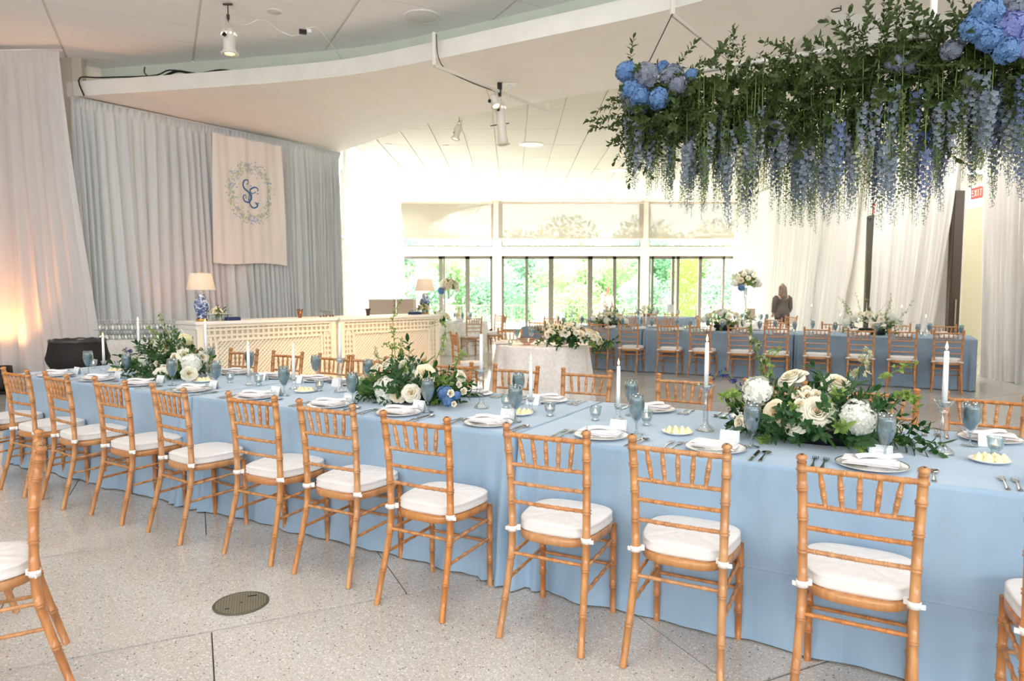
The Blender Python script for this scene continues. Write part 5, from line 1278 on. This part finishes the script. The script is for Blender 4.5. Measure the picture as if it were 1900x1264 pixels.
def bar_at(u, dy=.3):
    x, y, d = ray(u, 600); # intersection of the pixel column with the bar line set back by dy
    o = BA_ - BNn * dy; a = (o.x * y - o.y * x) / (BD.y * x - BD.x * y); return a
lamp(onbar(bar_at(375, .25), .25), 'ginger jar lamp with a white shade at the near end of the bar', .98)
lamp(onbar(bar_at(789, .3), .3), 'ginger jar lamp with a linen shade at the far end of the bar', .95)
def vase_bouquet(p, s_, label, seed):
    t = thing('small_bouquet', label, 'flowers', p, 0); rr = random.Random(seed)
    mk(MB().lathe([(.001, 0), (.035, 0), (.042, .05), (.03, .09), (.035, .1), (.032, .1), (.027, .09), (.038, .05), (.001, .006)], 16, cap=False), 'glass_vase', M['clear'], t)
    for k in range(16): d = rv(rr); d.z = abs(d.z) + .1; put(rr.choice(SPR[rr.choice(('ruscus', 'pitt'))]), 'leaf_sprig', t, (0, 0, .08), d, .55 * s_, rr)
    for k in range(9): a = k * 2.4; q = .02 + .018 * sqrt(k) * 1.6; put(rr.choice(ROSE + ROSEC), 'rose', t, (q * cos(a), q * sin(a), .19 - q * .6), (cos(a) * .8, sin(a) * .8 - .5, .8), .042 * s_, rr)
vase_bouquet(onbar(bar_at(403, .22), .22), 1.1, 'small cream rose bouquet beside the nearer ginger jar lamp', 3)
vase_bouquet(onbar(bar_at(786, .12), .12), 1.15, 'small cream rose bouquet in front of the farther ginger jar lamp', 4)
for u, l in ((430, 'navy blue box on the bar beside the nearer lamp'), (770, 'navy blue box on the bar beside the farther lamp')):
    t = thing('napkin_box', l, 'box', onbar(bar_at(u, .12), .12), BRZ)
    mk(MB().box((0, 0, .02), (.22, .13, .04)), 'tray', M['navy'], t, bevel=.003); mk(MB().box((0, 0, .045), (.2, .11, .012)), 'napkin_stack', M['navy'], t)
def b_tumbler():
    t = thing('tumbler', '', 'glass'); mk(MB().lathe([(.001, 0), (.03, 0), (.034, .05), (.036, .1), (.034, .1), (.032, .05), (.028, .008), (.001, .006)], 14, cap=False), 'glass_body', M['clear'], t)
    mk(MB().lathe([(.0355, .098), (.037, .1), (.0355, .102)], 14, cap=False), 'rim', M['white'], t); return t
tumbler = Kind(b_tumbler)
for k, u in enumerate((392, 398, 415, 420, 426)): tumbler(tuple(onbar(bar_at(u, .1 + .06 * (k % 2)), .1 + .06 * (k % 2))), 0, '%s clear tumbler from the left between the nearer lamp and navy box' % ORD[k], 'tumblers on the bar')
for k, u in enumerate((764, 773, 778)): tumbler(tuple(onbar(bar_at(u, .2), .2)), 0, '%s clear tumbler from the left by the farther lamp' % ORD[k], 'tumblers on the bar')
t = thing('garnish_cup', 'copper cup with spiky garnish standing on the nearer bar counter', 'cup', onbar(bar_at(557, .3), .3))
mk(MB().lathe([(.025, 0), (.035, .05), (.045, .1), (.041, .1), (.03, .05), (.001, .01)], 16), 'cup', M['copper'], t); b = MB()
for k in range(9): a = k * 2.4; b.tube([(.02 * cos(a), .02 * sin(a), .08), (.05 * cos(a), .05 * sin(a), .14)], .006, 5)
mk(b, 'garnish', M['copper'], t)
t = thing('straw_cup', 'dark fluted cup standing on the farther bar counter', 'cup', onbar(bar_at(683, .3), .3))
mk(MB().lathe([(.03, 0), (.036, .07), (.05, .12), (.046, .12), (.03, .07), (.001, .01)], 12), 'cup', M['darkcup'], t); mk(MB().lathe([(.05, .1), (.056, .12), (.05, .125)], 12, cap=False), 'lip', M['darkcup'], t)
for k, u in enumerate((595, 601, 606, 613, 618)):
    t = thing('shot_glass', '%s small glass of dark red drink from the left on the bar' % ORD[k], 'glass', onbar(bar_at(u, .25), .25), 0, 'small drinks on the bar')
    mk(MB().lathe([(.001, .0), (.02, 0), (.024, .11), (.022, .11), (.001, .01)], 12, cap=False), 'glass_body', M['clear'], t); mk(MB().lathe([(.018, .006), (.02, .03)], 12), 'drink', M['red'], t)
for k in range(9):
    u = 626 + k * 5; t = thing('ashtray_dish', '%s small clear dish in the row on the bar' % ORD[k], 'dish', onbar(bar_at(u, .28), .28), 0, 'clear dishes on the bar')
    mk(MB().lathe([(.001, 0), (.03, 0), (.045, .015), (.042, .015), (.001, .004)], 14, cap=False), 'dish', M['china'], t)
# back bar boxes
for k, (u0, u1, l) in enumerate(((690, 733, 'pale beige fabric covered riser behind the farther bar counter'), (736, 768, 'narrower beige riser right of the other one behind the bar'))):
    p = at_y((u0 + u1) / 2, 700, 15.2); w_ = (u1 - u0) / FPX * 15.2
    t = thing('back_bar_cabinet', l, 'cabinet', (p.x, 15.2 + k * .3, 0), .0)
    mk(MB().box((0, 0, .66), (w_, .5, 1.32)), 'body', M['beige'], t, bevel=.01); mk(MB().box((0, 0, 1.325), (w_ + .03, .52, .02)), 'top', M['white'], t)
# glass table left of the bar
gx, gy = -5.45, 10.35
b = MB(); b.grid(lambda u, v: Vector(((u - .5) * 1.3 + .0, 0, 0)), 1, 1)
t = thing('glass_station_table', 'white clothed service table stacked with upturned stemware left of the bar', 'table', (gx, gy, 0), .15)
def skirt(w_, d_, H, m_, par, nm):
    b = MB(); P = []
    for i in range(200):
        u = i / 200 * 4; q = int(u); f_ = u - q; P.append(((-w_ / 2 + w_ * f_, -d_ / 2), (w_ / 2, -d_ / 2 + d_ * f_), (w_ / 2 - w_ * f_, d_ / 2), (-w_ / 2, d_ / 2 - d_ * f_))[q])
    vs = [(x * (1 + .01 * sin(i * 1.1) * v), y * (1 + .03 * sin(i * 1.1) * v), H * (1 - v) + .004) for v in (0, .02, .3, .7, 1) for i, (x, y) in enumerate(P)]
    b.add(vs, [(j * 200 + i, j * 200 + (i + 1) % 200, (j + 1) * 200 + (i + 1) % 200, (j + 1) * 200 + i) for j in range(4) for i in range(200)] + [tuple(range(200))]); return mk(b, nm, m_, par)
skirt(1.5, .6, .78, M['lace'], t, 'cloth'); mk(MB().box((0, .0, .785), (1.5, .6, .01)), 'tabletop', M['white'], t)
STG = glassy('shiny_stemware', (250, 252, 252), .35, .1)
def b_stem():
    t = thing('upturned_wine_glass', '', 'glass')
    mk(MB().lathe([(.027, 0), (.033, .03), (.032, .055), (.018, .082), (.004, .092), (.0035, .128), (.03, .136), (.03, .138), (.0008, .139)], 12, cap=False), 'glass_body', STG, t)
    mk(MB().lathe([(.030, .1355), (.0312, .1375), (.030, .139)], 12, cap=False), 'foot_rim', M['white'], t); return t
stemg = Kind(b_stem)
for tier in (0, 1):
    for i in range(15):
        for j in range(2):
            q = Vector((-.66 + i * .088, -.2 + j * .12, 0)); q.rotate(Matrix.Rotation(.15, 3, 'Z'))
            stemg((gx + q.x, gy + q.y, .791 + tier * .146), 0, 'upturned wine glass, %s from the left, %s row, %s tier of the rack' % (ORD[i], ('front', 'back')[j], ('lower', 'upper')[tier]), 'stacked wine glasses')
b = MB()
tag(mk(MB().box((0, 0, 0), (1.36, .3, .005)), 'glass_rack_tray', M['clear'], loc=(gx - .03, gy - .15, .9335), rot=(0, 0, .15)), 'clear tray between the two tiers of upturned wine glasses', 'tray')
# black bin
p = at_z(157, 640, .88)
t = thing('trash_can', 'round bin in a black stretch fabric cover standing before the peach lit drape', 'bin', (-5.55, 8.7, 0))
b = MB(); nn_ = 48; rows = [(.34, .0), (.30, .1), (.255, .22), (.25, .35), (.28, .48), (.345, .60), (.36, .66), (.335, .74), (.318, .84), (.315, .87)]
vs = []
for r_, z in rows:
    for i in range(nn_):
        a = 2 * pi * i / nn_; w_ = 1 + .02 * cos(4 * a) * (z < .5); vs.append((r_ * w_ * cos(a), r_ * w_ * sin(a), z))
b.add(vs, [(j * nn_ + i, j * nn_ + (i + 1) % nn_, (j + 1) * nn_ + (i + 1) % nn_, (j + 1) * nn_ + i) for j in range(len(rows) - 1) for i in range(nn_)]); mk(b, 'stretch_cover', M['black'], t)
b = MB(); rr = random.Random(2); vs = []
for r_, z in ((.318, .862), (.326, .882), (.31, .895), (.285, .882), (.28, .78)):
    for i in range(nn_): a = 2 * pi * i / nn_; k_ = 1 + .012 * sin(i * 2.1) + rr.uniform(-.006, .006); vs.append((r_ * k_ * cos(a), r_ * k_ * sin(a), z + .006 * sin(i * 1.7)))
b.add(vs, [(j * nn_ + i, j * nn_ + (i + 1) % nn_, (j + 1) * nn_ + (i + 1) % nn_, (j + 1) * nn_ + i) for j in range(4) for i in range(nn_)]); mk(b, 'liner', mat('bin_liner', (58, 56, 58), .25), t)
# uplights
def uplight(x, y, label, r=.13, rz=0, e=60, col=(255, 150, 90), vis=True, vec=(0, .55, 1)):
    t = thing('uplight', label, 'light', (x, y, 0), rz)
    mk(MB().lathe([(.001, .05), (r, .05), (r * 1.05, .12), (r, .40), (r * .93, .40), (r * .92, .34), (.001, .34)], 24, cap=False), 'housing', M['blackp'], t)
    b = MB(); b.box((0, 0, .03), (r * 2.2, r * 1.6, .03)); b.box((-r * 1.1, 0, .16), (.02, .05, .24)); b.box((r * 1.1, 0, .16), (.02, .05, .24)); mk(b, 'yoke', M['blackp'], t)
    mk(MB().lathe([(.001, .345), (r * .9, .345)], 24, cap=False), 'lens', mat('amber_lens', col, .5, emit=col, estr=3), t)
    l = bpy.data.lights.new('uplight_beam', 'SPOT'); l.energy = e; l.color = lin(col)[:3]; l.spot_size = radians(75); l.spot_blend = 1; l.shadow_soft_size = .06
    o = ob('uplight_beam', l, None, (x, y, .42)); o.rotation_euler = Vector(vec).to_track_quat('-Z', 'Y').to_euler()
uplight(-7.55, 10.0, 'black floor uplight glowing amber at the foot of the left drape', .16, 0, 55, (255, 165, 95), True, (-.02, .42, 1))
uplight(-5.55, 11.35, 'black floor uplight hidden behind the wine glasses lighting the grey drape orange', .1, 0, 12, (255, 130, 80), True, (-.1, .25, 1))
uplight(-4.95, 12.1, 'black floor uplight behind the bar below the lamp', .1, 0, 10, (255, 130, 80), True, (-.1, .3, 1))
# ================================================================ CEILING LIGHTS AND TRACKS
def spot(name, p, d, L_, r, label, e=40, yoke=True, glow=True, holes=True, col=(255, 214, 160), ang=60):
    """a white can light: body from p along d"""
    t = thing('spotlight', label, 'light', p); d = Vector(d).normalized(); mq = d.to_track_quat('Z', 'Y').to_matrix().to_4x4()
    b = MB().lathe([(.001, 0), (r * .7, .01), (r * .95, .05), (r, .11), (r * .8, .15), (r * .78, L_ * .8), (r * .92, L_ * .88), (r * .92, L_), (r * .72, L_), (r * .7, L_ * .6)], 24, cap=False); b.xf(mq); mk(b, 'can', M['fixture'], t)
    b = MB().lathe([(r * .92, L_ - .012), (r * 1.25, L_ - .008), (r * 1.25, L_), (r * .92, L_ + .004)], 8, cap=False); b.xf(mq); mk(b, 'filter_frame', M['fixture'], t)
    b = MB().lathe([(.001, L_ * .86), (r * .72, L_ * .86)], 20, cap=False); b.xf(mq); mk(b, 'lens', M['lampglow'], t)
    if holes:
        b = MB()
        for k in range(10): a = 2 * pi * k / 10; b.lathe([(.0005, -.001), (.009, -.001)], 8, (0, 0, 0), cap=False).xf(Matrix.Translation((r * .985 * cos(a), r * .985 * sin(a), .085)) @ Vector((cos(a), sin(a), 0)).to_track_quat('-Z', 'Y').to_matrix().to_4x4(), len(b.v) - 16)
        b.xf(mq); mk(b, 'vent_hole', M['lampglow'], t)
    b = MB(); b.tube([(-r * 1.15, 0, .13), (-r * 1.15, 0, -.08), (r * 1.15, 0, -.08), (r * 1.15, 0, .13)], .006, 6)
    b.tube([(-r * 1.5, 0, .13), (-r * 1.0, 0, .13)], .014, 8); b.tube([(r * 1.5, 0, .13), (r * 1.0, 0, .13)], .01, 8); b.xf(mq); mk(b, 'yoke', M['fixture'], t)
    b = MB(); b.tube([(-r * 1.62, 0, .13), (-r * 1.4, 0, .13)], .026, 8); b.xf(mq); mk(b, 'knob', M['blackp'], t)
    if e:
        l = bpy.data.lights.new('spot_beam', 'SPOT'); l.energy = e; l.color = lin(col)[:3]; l.spot_size = radians(ang); l.spot_blend = .8; l.shadow_soft_size = r * .6
        o = ob('spot_beam', l, None, Vector(p) + d * (L_ + .03)); o.rotation_euler = d.to_track_quat('-Z', 'Y').to_euler()
    return t
pa = at_y(427, 60, 9.15); pa = Vector((pa.x, 9.1, at_y(427, 52, 9.1).z))
t = spot('a', pa, (0.02, 0, -1), .33, .095, 'white can spotlight hanging from the near tiled ceiling', 60)
b = MB(); b.tube([(0, 0, .08), (0, 0, ZN - pa.z)], .008, 8); b.box((0, 0, ZN - pa.z - .005), (.12, .03, .015)); b.box((0, 0, .14), (.03, .03, .06)); mk(b, 'hanging_clamp', M['framed'], t)
def cable(pts, label, m_='white', r=.006, name='power_cable'):
    f = smooth3([Vector(p) for p in pts]); tag(mk(MB().tube([f(k / 24) for k in range(25)], r, 6), name, M[m_]), label, 'cable')
zc = ZN - .03
cable([pa + Vector((0, 0, .05)), at_z(455, 46, zc - .1), at_z(486, 36, zc), at_z(515, 55, zc - .25), at_z(540, 66, zc - .35), at_z(556, 65, zc - .38)], 'pale cable looping from the near can spotlight to the black plug')
cable([at_z(568, 53, zc - .32), at_z(588, 52, zc - .25), at_z(612, 80, zc - .2), at_z(640, 118, zc - .25)], 'pale cable from the black plug down to the fascia')
t = thing('cable_connector', 'black and white plug hanging on the cable under the near ceiling', 'plug', at_z(562, 59, zc - .35), .4); mk(MB().box((0, 0, 0), (.09, .05, .05)), 'plug', M['blackp'], t); mk(MB().box((.07, 0, .02), (.06, .04, .04)), 'socket', M['white'], t)
def track(a, c, label):
    t = thing('strut_channel', label, 'rail'); a, c = Vector(a), Vector(c); ln = (c - a)
    for dx in (-.012, .012):
        o_ = Vector((ln.y, -ln.x, 0)).normalized() * dx; mk(MB().beam(a + o_, c + o_, .006, .04), 'channel_side', M['fixture'], t)
    mk(MB().beam(a + Vector((0, 0, .018)), c + Vector((0, 0, .018)), .028, .006), 'channel_back', M['fixture'], t)
    for q, hh in ((a, .42), (c, .14)):
        o = MB(); o.box(q + Vector((0, 0, hh / 2)), (.045, .045, hh)); mk(o, 'hanger_post', M['fixture'], t)
    return t
T1a, T1b = Vector((-1.02, 9.2, 4.46)), Vector((.59, 11.5, 4.47)); track(T1a, T1b, 'white strut rail under the curved soffit carrying the spotlight cluster')
T2a, T2b = Vector((1.72, 7.55, 4.46)), Vector((3.4, 9.85, 4.47)); track(T2a, T2b, 'white strut rail running behind the hanging garland')
cable([T1a + Vector((.03, 0, .4)), T1a + Vector((.05, .05, .12)), T1a.lerp(T1b, .1), T1a.lerp(T1b, .3) + Vector((.02, 0, -.04)), T1a.lerp(T1b, .45) + Vector((0, 0, -.02))], 'dark cable running along the spotlight rail', 'framed', .007)
pb = T1a.lerp(T1b, .44)
t = spot('b', pb + Vector((.02, 0, -.1)), (.25, -.25, -.7), .2, .07, 'small white spotlight clamped left on the strut rail', 25, holes=False)
t = spot('c', T1a.lerp(T1b, .52) + Vector((0, 0, -.16)), (.08, -.02, -1), .62, .085, 'long white profile spotlight hanging from the strut rail', 60)
b = MB(); b.box((0, 0, .16), (.05, .05, .14)); b.box((0, 0, .24), (.07, .03, .1)); b.tube([(-.14, 0, -.34), (.14, 0, -.30)], .008, 6); mk(b, 'clamp', M['blackp'], t)
p = at_y(852, 232, 12.9); t = spot('d', p, (-.15, -.1, -.6), .28, .075, 'small white spotlight hanging beyond the soffit edge', 30, holes=False); mk(MB().tube([(0, 0, .05), (0, 0, ZT - p.z)], .01, 8), 'stem', M['fixture'], t)
p = at_z(945, 157, ZS); t = thing('ceiling_outlet', 'square white ceiling outlet plate with a cable above the rail spotlights', 'outlet', p); mk(MB().box((0, 0, -.008), (.2, .16, .014)), 'plate', M['white'], t); mk(MB().lathe([(.02, -.07), (.025, -.012)], 12), 'plug', M['white'], t)
cable([p + Vector((0, 0, -.06)), p + Vector((-.02, -.1, -.26)), T1a.lerp(T1b, .56) + Vector((0, 0, .0))], 'pale cable from the ceiling outlet to the rail spotlights', 'white')
cable([(-6.75, 11.02, 4.58), (-6.8, 11.0, 4.84), (-6.5, 11.05, 4.87), (-5.6, 10.9, 4.85), (-5.3, 10.85, 4.92), (-4.9, 10.85, 4.87)], 'black cable lying on the fascia ledge above the grey drape', 'blackp', .012)
cable([(-5.5, 11.0, 4.86), (-5.2, 10.9, 4.92), (-4.9, 10.85, 4.86), (-4.5, 10.8, 4.9), (-4.25, 10.75, 4.86)], 'tangled black cable end on the fascia ledge', 'blackp', .02)
cable([(-5.95, 11.35, 5.12), (-5.9, 11.25, 5.0), (-5.72, 11.1, 4.86)], 'thin dark cable dropping from the near ceiling to the ledge', 'framed', .012)
p = at_z(1552, 10, ZS); t = thing('ceiling_hook', 'small black ring hook on the soffit near the bulkhead', 'hook', p); mk(MB().tube([(.05 * cos(k * pi / 8), .05 * sin(k * pi / 8), -.05) for k in range(17)], .006, 6), 'ring', M['blackp'], t); mk(MB().tube([(.05, 0, -.05), (.05, 0, 0)], .005, 6), 'stem', M['blackp'], t)
# warm accent spots recessed above the bar and sweetheart table
def downlight(x, y, z, e, size=60, tx=None, col=(255, 206, 150)):
    l = bpy.data.lights.new('downlight', 'SPOT'); l.energy = e; l.color = lin(col)[:3]; l.spot_size = radians(size); l.spot_blend = 1; l.shadow_soft_size = .08
    o = ob('downlight', l, None, (x, y, z)); d = Vector(tx or (x, y, 0)) - Vector((x, y, z)); o.rotation_euler = d.to_track_quat('-Z', 'Y').to_euler()
downlight(-1.0, 9.3, 4.4, 260, 50, (-2.6, 11.3, .5), (255, 200, 140)); downlight(.55, 8.4, 4.5, 60, 30, (.5, 9.4, .7))

# ================================================================ PEOPLE
def skinned(name, V, Ed, Rd, m_, parent, sub=2):
    me = bpy.data.meshes.new(name); me.from_pydata(V, Ed, []); me.materials.append(m_)
    o = ob(name, me, parent); sk = o.modifiers.new('skin', 'SKIN'); sk.use_smooth_shade = True
    for i, r in enumerate(Rd): me.skin_vertices[0].data[i].radius = (r, r) if not isinstance(r, tuple) else r
    for i in range(len(V)): me.skin_vertices[0].data[i].use_root = (i == 0)
    o.modifiers.new('sub', 'SUBSURF').levels = sub; o.modifiers['sub'].render_levels = sub; return o
def person(x, y, rz, label, top_m, low_m, hair_m, hgt=1.64, longhair=True):
    t = thing('person', label, 'person', (x, y, 0), rz); s_ = hgt / 1.64; t.scale = (s_,) * 3
    V = [(0, 0, .93), (0, .01, 1.08), (0, .0, 1.24), (0, -.01, 1.36), (0, 0, 1.42), (0, .02, 1.50),
         (-.15, -.01, 1.345), (-.2, .0, 1.1), (-.17, .13, .93), (-.14, .2, .9), (.15, -.01, 1.345), (.21, 0, 1.1), (.17, .12, .94), (.13, .19, .92),
         (-.09, 0, .88), (-.1, .01, .48), (-.1, -.02, .1), (-.1, .08, .035), (.09, 0, .88), (.1, .01, .48), (.1, -.02, .1), (.1, .08, .035)]
    E_ = [(0, 1), (1, 2), (2, 3), (3, 4), (4, 5), (3, 6), (6, 7), (7, 8), (8, 9), (3, 10), (10, 11), (11, 12), (12, 13), (0, 14), (14, 15), (15, 16), (16, 17), (0, 18), (18, 19), (19, 20), (20, 21)]
    Rr = [(.14, .1), (.115, .085), (.13, .09), (.1, .07), .045, .05, .052, .038, .027, .022, .052, .038, .027, .022, .085, .05, .034, .03, .085, .05, .034, .03]
    skinned('body', V, E_, Rr, M['skin'], t)
    b = MB().lathe([(.002, -.115), (.035, -.108), (.055, -.08), (.068, -.03), (.073, .03), (.066, .08), (.04, .108), (.002, .115)], 20, cap=False); b.v = [(v[0], v[1] * 1.15, v[2]) for v in b.v]
    b.add([(-.012, .075, -.03), (.012, .075, -.03), (0, .1, -.025), (0, .08, .015)], [(0, 2, 3), (2, 1, 3), (0, 1, 2)])
    for sx in (-1, 1): b.lathe([(.001, -.02), (.01, -.015), (.012, .01), (.001, .02)], 8, (sx * .073, 0, -.01), cap=False)
    h = mk(b, 'head', M['skin'], t, loc=(0, .02, 1.565))
    b = MB()
    for sx in (-1, 1): b.lathe([(.001, -.006), (.008, 0), (.001, .006)], 8, (sx * .026, .075, .0), cap=False)
    mk(b, 'eyes', M['shoe'], h); mk(MB().box((0, .078, -.055), (.036, .008, .008)), 'mouth', mat('lips', (170, 96, 88), .5), h)
    if longhair:
        def hf(u, v):
            a = 2 * pi * u; fr = cos(a - pi / 2)  # front is +y
            w_ = .084 + .03 * v - .02 * (v > .8) * v; hh = 1.70 - .42 * v; k = sin(min(1, v * 3.2 + .05) * pi / 2)
            y = .0 + (w_ * 1.05 if sin(a) < 0 else (.055 if v > .3 else .08)) * sin(a) * k - .03 * v; return Vector((w_ * cos(a) * k * (1 + .05 * sin(a * 9)), y + .01, hh - (.03 if sin(a) > 0 and False else 0)))
        b = MB().grid(lambda u, v: hf(u, v), 36, 20)
    else:
        b = MB().lathe([(.002, .125), (.05, .112), (.075, .08), (.084, .03), (.08, -.02), (.07, -.06)], 24, (0, .0, 1.572), cap=False); b.lathe([(.001, .05), (.03, .03), (.035, 0), (.02, -.03), (.001, -.035)], 12, (0, -.1, 1.6), cap=False)
    mk(b, 'hair', M['hair'] if hair_m is None else hair_m, t)
    # top with sleeves, lower garment
    def tf(u, v):
        a = 2 * pi * u; z = 1.425 - .56 * v; wx_ = (.06 + .125 * min(1, v * 5)) if v < .2 else (.185 - .035 * sin(min(1, (v - .2) / .5) * pi) + .025 * max(0, v - .7)); return Vector((wx_ * cos(a), wx_ * .62 * sin(a) + .01 * sin(a * 5 + v * 6), z + .006 * sin(a * 7)))
    b = MB().grid(tf, 32, 20)
    for sx in (-1, 1): b.tube([(sx * .13, -.005, 1.365), (sx * .18, -.005, 1.32), (sx * .205, 0, 1.18), (sx * .215, .0, 1.09), (sx * .2, .05, 1.0)], [.06, .072, .06, .052, .048], 14)
    mk(b, 'blouse', top_m, t)
    b = MB().grid(lambda u, v: Vector(((.165 + .05 * v) * cos(2 * pi * u) * (1 + .03 * sin(2 * pi * u * 8) * v), (.115 + .06 * v) * sin(2 * pi * u) * (1 + .04 * sin(2 * pi * u * 8) * v), .96 - .52 * v)), 48, 10)
    mk(b, 'skirt', low_m, t)
    for sx in (-1, 1):
        b = MB().lathe([(.001, 0), (.045, 0), (.048, .02), (.04, .055), (.03, .07)], 14, cap=False); b.v = [(v[0] * .85, v[1] * 1.9 + .03, v[2]) for v in b.v]; mk(b, 'shoe', M['shoe'], t, loc=(sx * .1, 0, 0))
    for sx in (-1, 1):       # hands with five fingers
        hb = MB(); c = Vector((sx * .135, .2, .9)); hb.lathe([(.002, 0), (.022, .01), (.027, .04), (.024, .075), (.005, .085)], 10, cap=False)
        for k in range(4): hb.tube([(-.018 + k * .012, 0, .075), (-.02 + k * .013, .004, .11 + .008 * (k in (1, 2))), (-.02 + k * .013, .016, .135 + .008 * (k in (1, 2)))], [.0075, .007, .0055], 6)
        hb.tube([(sx * -.02, 0, .03), (sx * -.04, .008, .055), (sx * -.042, .014, .08)], [.009, .008, .006], 6)
        hb.xf(Matrix.Translation(c) @ Vector((-sx * .3, 1, -.25)).to_track_quat('Z', 'Y').to_matrix().to_4x4()); mk(hb, 'hand', M['skin'], t)
person(6.62, 16.75, .12, 'person with long loose hair in charcoal, seen from behind among distant tables', M['dress'], mat('dark_skirt', (72, 66, 62), .9), None)
person(3.38, 24.3, pi + .4, 'person in a white top and grey skirt near the window wall', M['shirt'], M['skirt'], mat('dark_hair', (70, 66, 74), .6), 1.62, False)

# ================================================================ OUTSIDE
struct(mk(MB().box((2, 33, -.36), (60, 14, .1)), 'terrace_floor', M['stone'])); struct(mk(MB().box((2, 90, -.7), (240, 100, .2)), 'ground', M['lawn']))
t = thing('terrace_railing', 'slim dark metal railing along the terrace beyond the windows', 'railing', (0, 33.5, -.31)); H_ = 1.13
mk(MB().box((3, 0, H_), (34, .05, .05)), 'top_rail', M['frame'], t); mk(MB().box((3, 0, .12), (34, .04, .04)), 'bottom_rail', M['frame'], t)
bme = MB().box((0, 0, H_ / 2 + .05), (.022, .022, H_ - .1)).data('baluster', M['frame']); pme = MB().box((0, 0, H_ / 2), (.06, .06, H_)).data('post', M['frame'])
for k in range(112): ob('baluster', bme, t, (-6 + k * .165, 0, 0))
for k in range(10): ob('post', pme, t, (-6 + k * 2.0, .0, 0))
def planter(x, y, label):
    t = thing('planter', label, 'planter', (x, y, -.31)); mk(MB().box((0, 0, .3), (1.3, .6, .6)), 'box', mat('terracotta', (206, 160, 130), .8), t, bevel=.02); mk(MB().box((0, 0, .62), (1.4, .7, .05)), 'rim', M['stone'], t)
    rr = random.Random(int(x * 9)); b = MB()
    for k in range(500): p = Vector((rr.uniform(-.6, .6), rr.uniform(-.28, .28), .65)); d = rv(rr); d.z = abs(d.z) + .3; leaf(b, p + d * rr.uniform(0, .5), rv(rr), Vector((0, 0, 1)), .14, .08, 0, .2, 1)
    o = mk(b, 'shrub', M['tree2'], t)
planter(1.7, 31.5, 'low terracotta planter with a shrub on the terrace left of the others'); planter(4.6, 31.8, 'low terracotta planter with a shrub on the terrace right of the other')
def crown_me(seed, m_, n_=9000, lobes=9, leafs=.3):
    rr = random.Random(seed); b = MB(); C = [(rv(rr) * rr.uniform(.2, .62), rr.uniform(.3, .5)) for _ in range(lobes)]
    for k in range(n_):
        c, r_ = rr.choice(C); d = rv(rr); p = c + d * r_ * (rr.random() ** .35); g = rv(rr); s_ = d.orthogonal().normalized(); w_ = (g + d * .4).normalized(); s_ = w_.cross(g.orthogonal()).normalized(); L_ = leafs * .1 * rr.uniform(.6, 1.3)
        q = w_.cross(s_); b.add([p - s_ * L_, p + q * L_ * .55, p + s_ * L_, p - q * L_ * .55], [(0, 1, 2, 3)], 0, False)
    return b.data('foliage', m_)
CR = [crown_me(1, M['tree1']), crown_me(2, M['tree2']), crown_me(3, M['tree1'], 7000, 7), crown_me(4, M['tree2'], 8000, 11)]
TR = [(-13, 47, 6.5, 5.2, 0), (-8, 52, 7, 4.6, 1), (-3.5, 46, 5.5, 3.6, 2), (1.5, 55, 7.5, 4.4, 3), (6, 48, 6, 3.6, 0), (10.5, 53, 7.5, 4.6, 1), (15, 46, 6, 4.2, 2), (20, 54, 8, 5, 3), (-18, 58, 9, 7, 3), (4, 64, 9, 5.2, 2), (13, 66, 9, 5.6, 0), (-10, 66, 9, 6.4, 1), (-1, 42, 4.0, 2.0, 1), (8.6, 41, 4.0, 2.0, 3), (3.6, 40.5, 3.6, 1.6, 0), (13, 40.5, 4.2, 2.4, 1), (-6, 41, 4.2, 2.2, 3)]
for k, (x, y, r_, zc_, v) in enumerate(TR):
    t = thing('tree', '%s leafy tree %s, beyond the railing' % (ORD[k], ['seen at the left of the windows', 'seen through the middle windows', 'seen through the right windows'][0 if x < 0 else (1 if x < 9 else 2)]), 'tree', (x, y, -.6), k * 1.3, 'trees beyond the terrace')
    ob('crown', CR[v], t, (0, 0, zc_ * .8), (0, 0, 0), (r_ * .78, r_ * .78, r_ * .66)); mk(MB().tube([(0, 0, 0), (.1, 0, zc_ * .5), (0, .1, zc_)], [.3, .22, .12], 8), 'trunk', M['bark'], t)
# big leaning trunk and ivy wall
t = thing('tree', 'thick bare trunked tree rising close behind the leftmost window', 'tree', (-4.55, 34.5, -.35)); b = MB(); b.tube([(-.1, 0, -.2), (0, 0, 1.2), (-.05, 0, 3), (.12, 0, 4.6), (.4, 0, 6.5), (.9, .3, 8.5)], [.34, .27, .25, .23, .2, .12], 12)
mk(b, 'trunk', M['bark'], t); b = MB()
for q0, q1, q2 in (((.1, 0, 4.6), (-1.5, 0, 5.6), (-3, .5, 6.2)), ((.2, 0, 5.2), (1.6, 0, 5.9), (3.6, .4, 6.3)), ((.5, 0, 6.9), (2.2, .4, 7.4), (4, .4, 8.4))): b.tube([q0, q1, q2], [.12, .08, .03], 8)
mk(b, 'branches', M['bark'], t); ob('crown', CR[0], t, (.2, .5, 6.6), (0, 0, 2), (4.2, 3, 1.9)); ob('crown', CR[2], t, (-1, .5, 5.9), (0, 0, 1), (2.6, 2, 1.2))
t = thing('ivy_hedge', 'sunlit yellow green climbing hedge outside the window nearest the tall flower stand', 'hedge', (8.05, 31.2, -.31), 0); mk(MB().box((0, .25, .5), (1.0, .16, 1.0)), 'fence_panel', M['bark'], t); b = MB(); rr = random.Random(8)
for k in range(1900): leaf(b, Vector((rr.uniform(-.55, .48), rr.uniform(-.1, .2) + .1, rr.uniform(.4, 3.3))), Vector((rr.uniform(-1, 1), -rr.random(), rr.uniform(-1, .3))), Vector((0, -1, .3)), rr.uniform(.1, .18), rr.uniform(.07, .12), 0, .2, 1)
mk(b, 'foliage', M['tree3'], t)
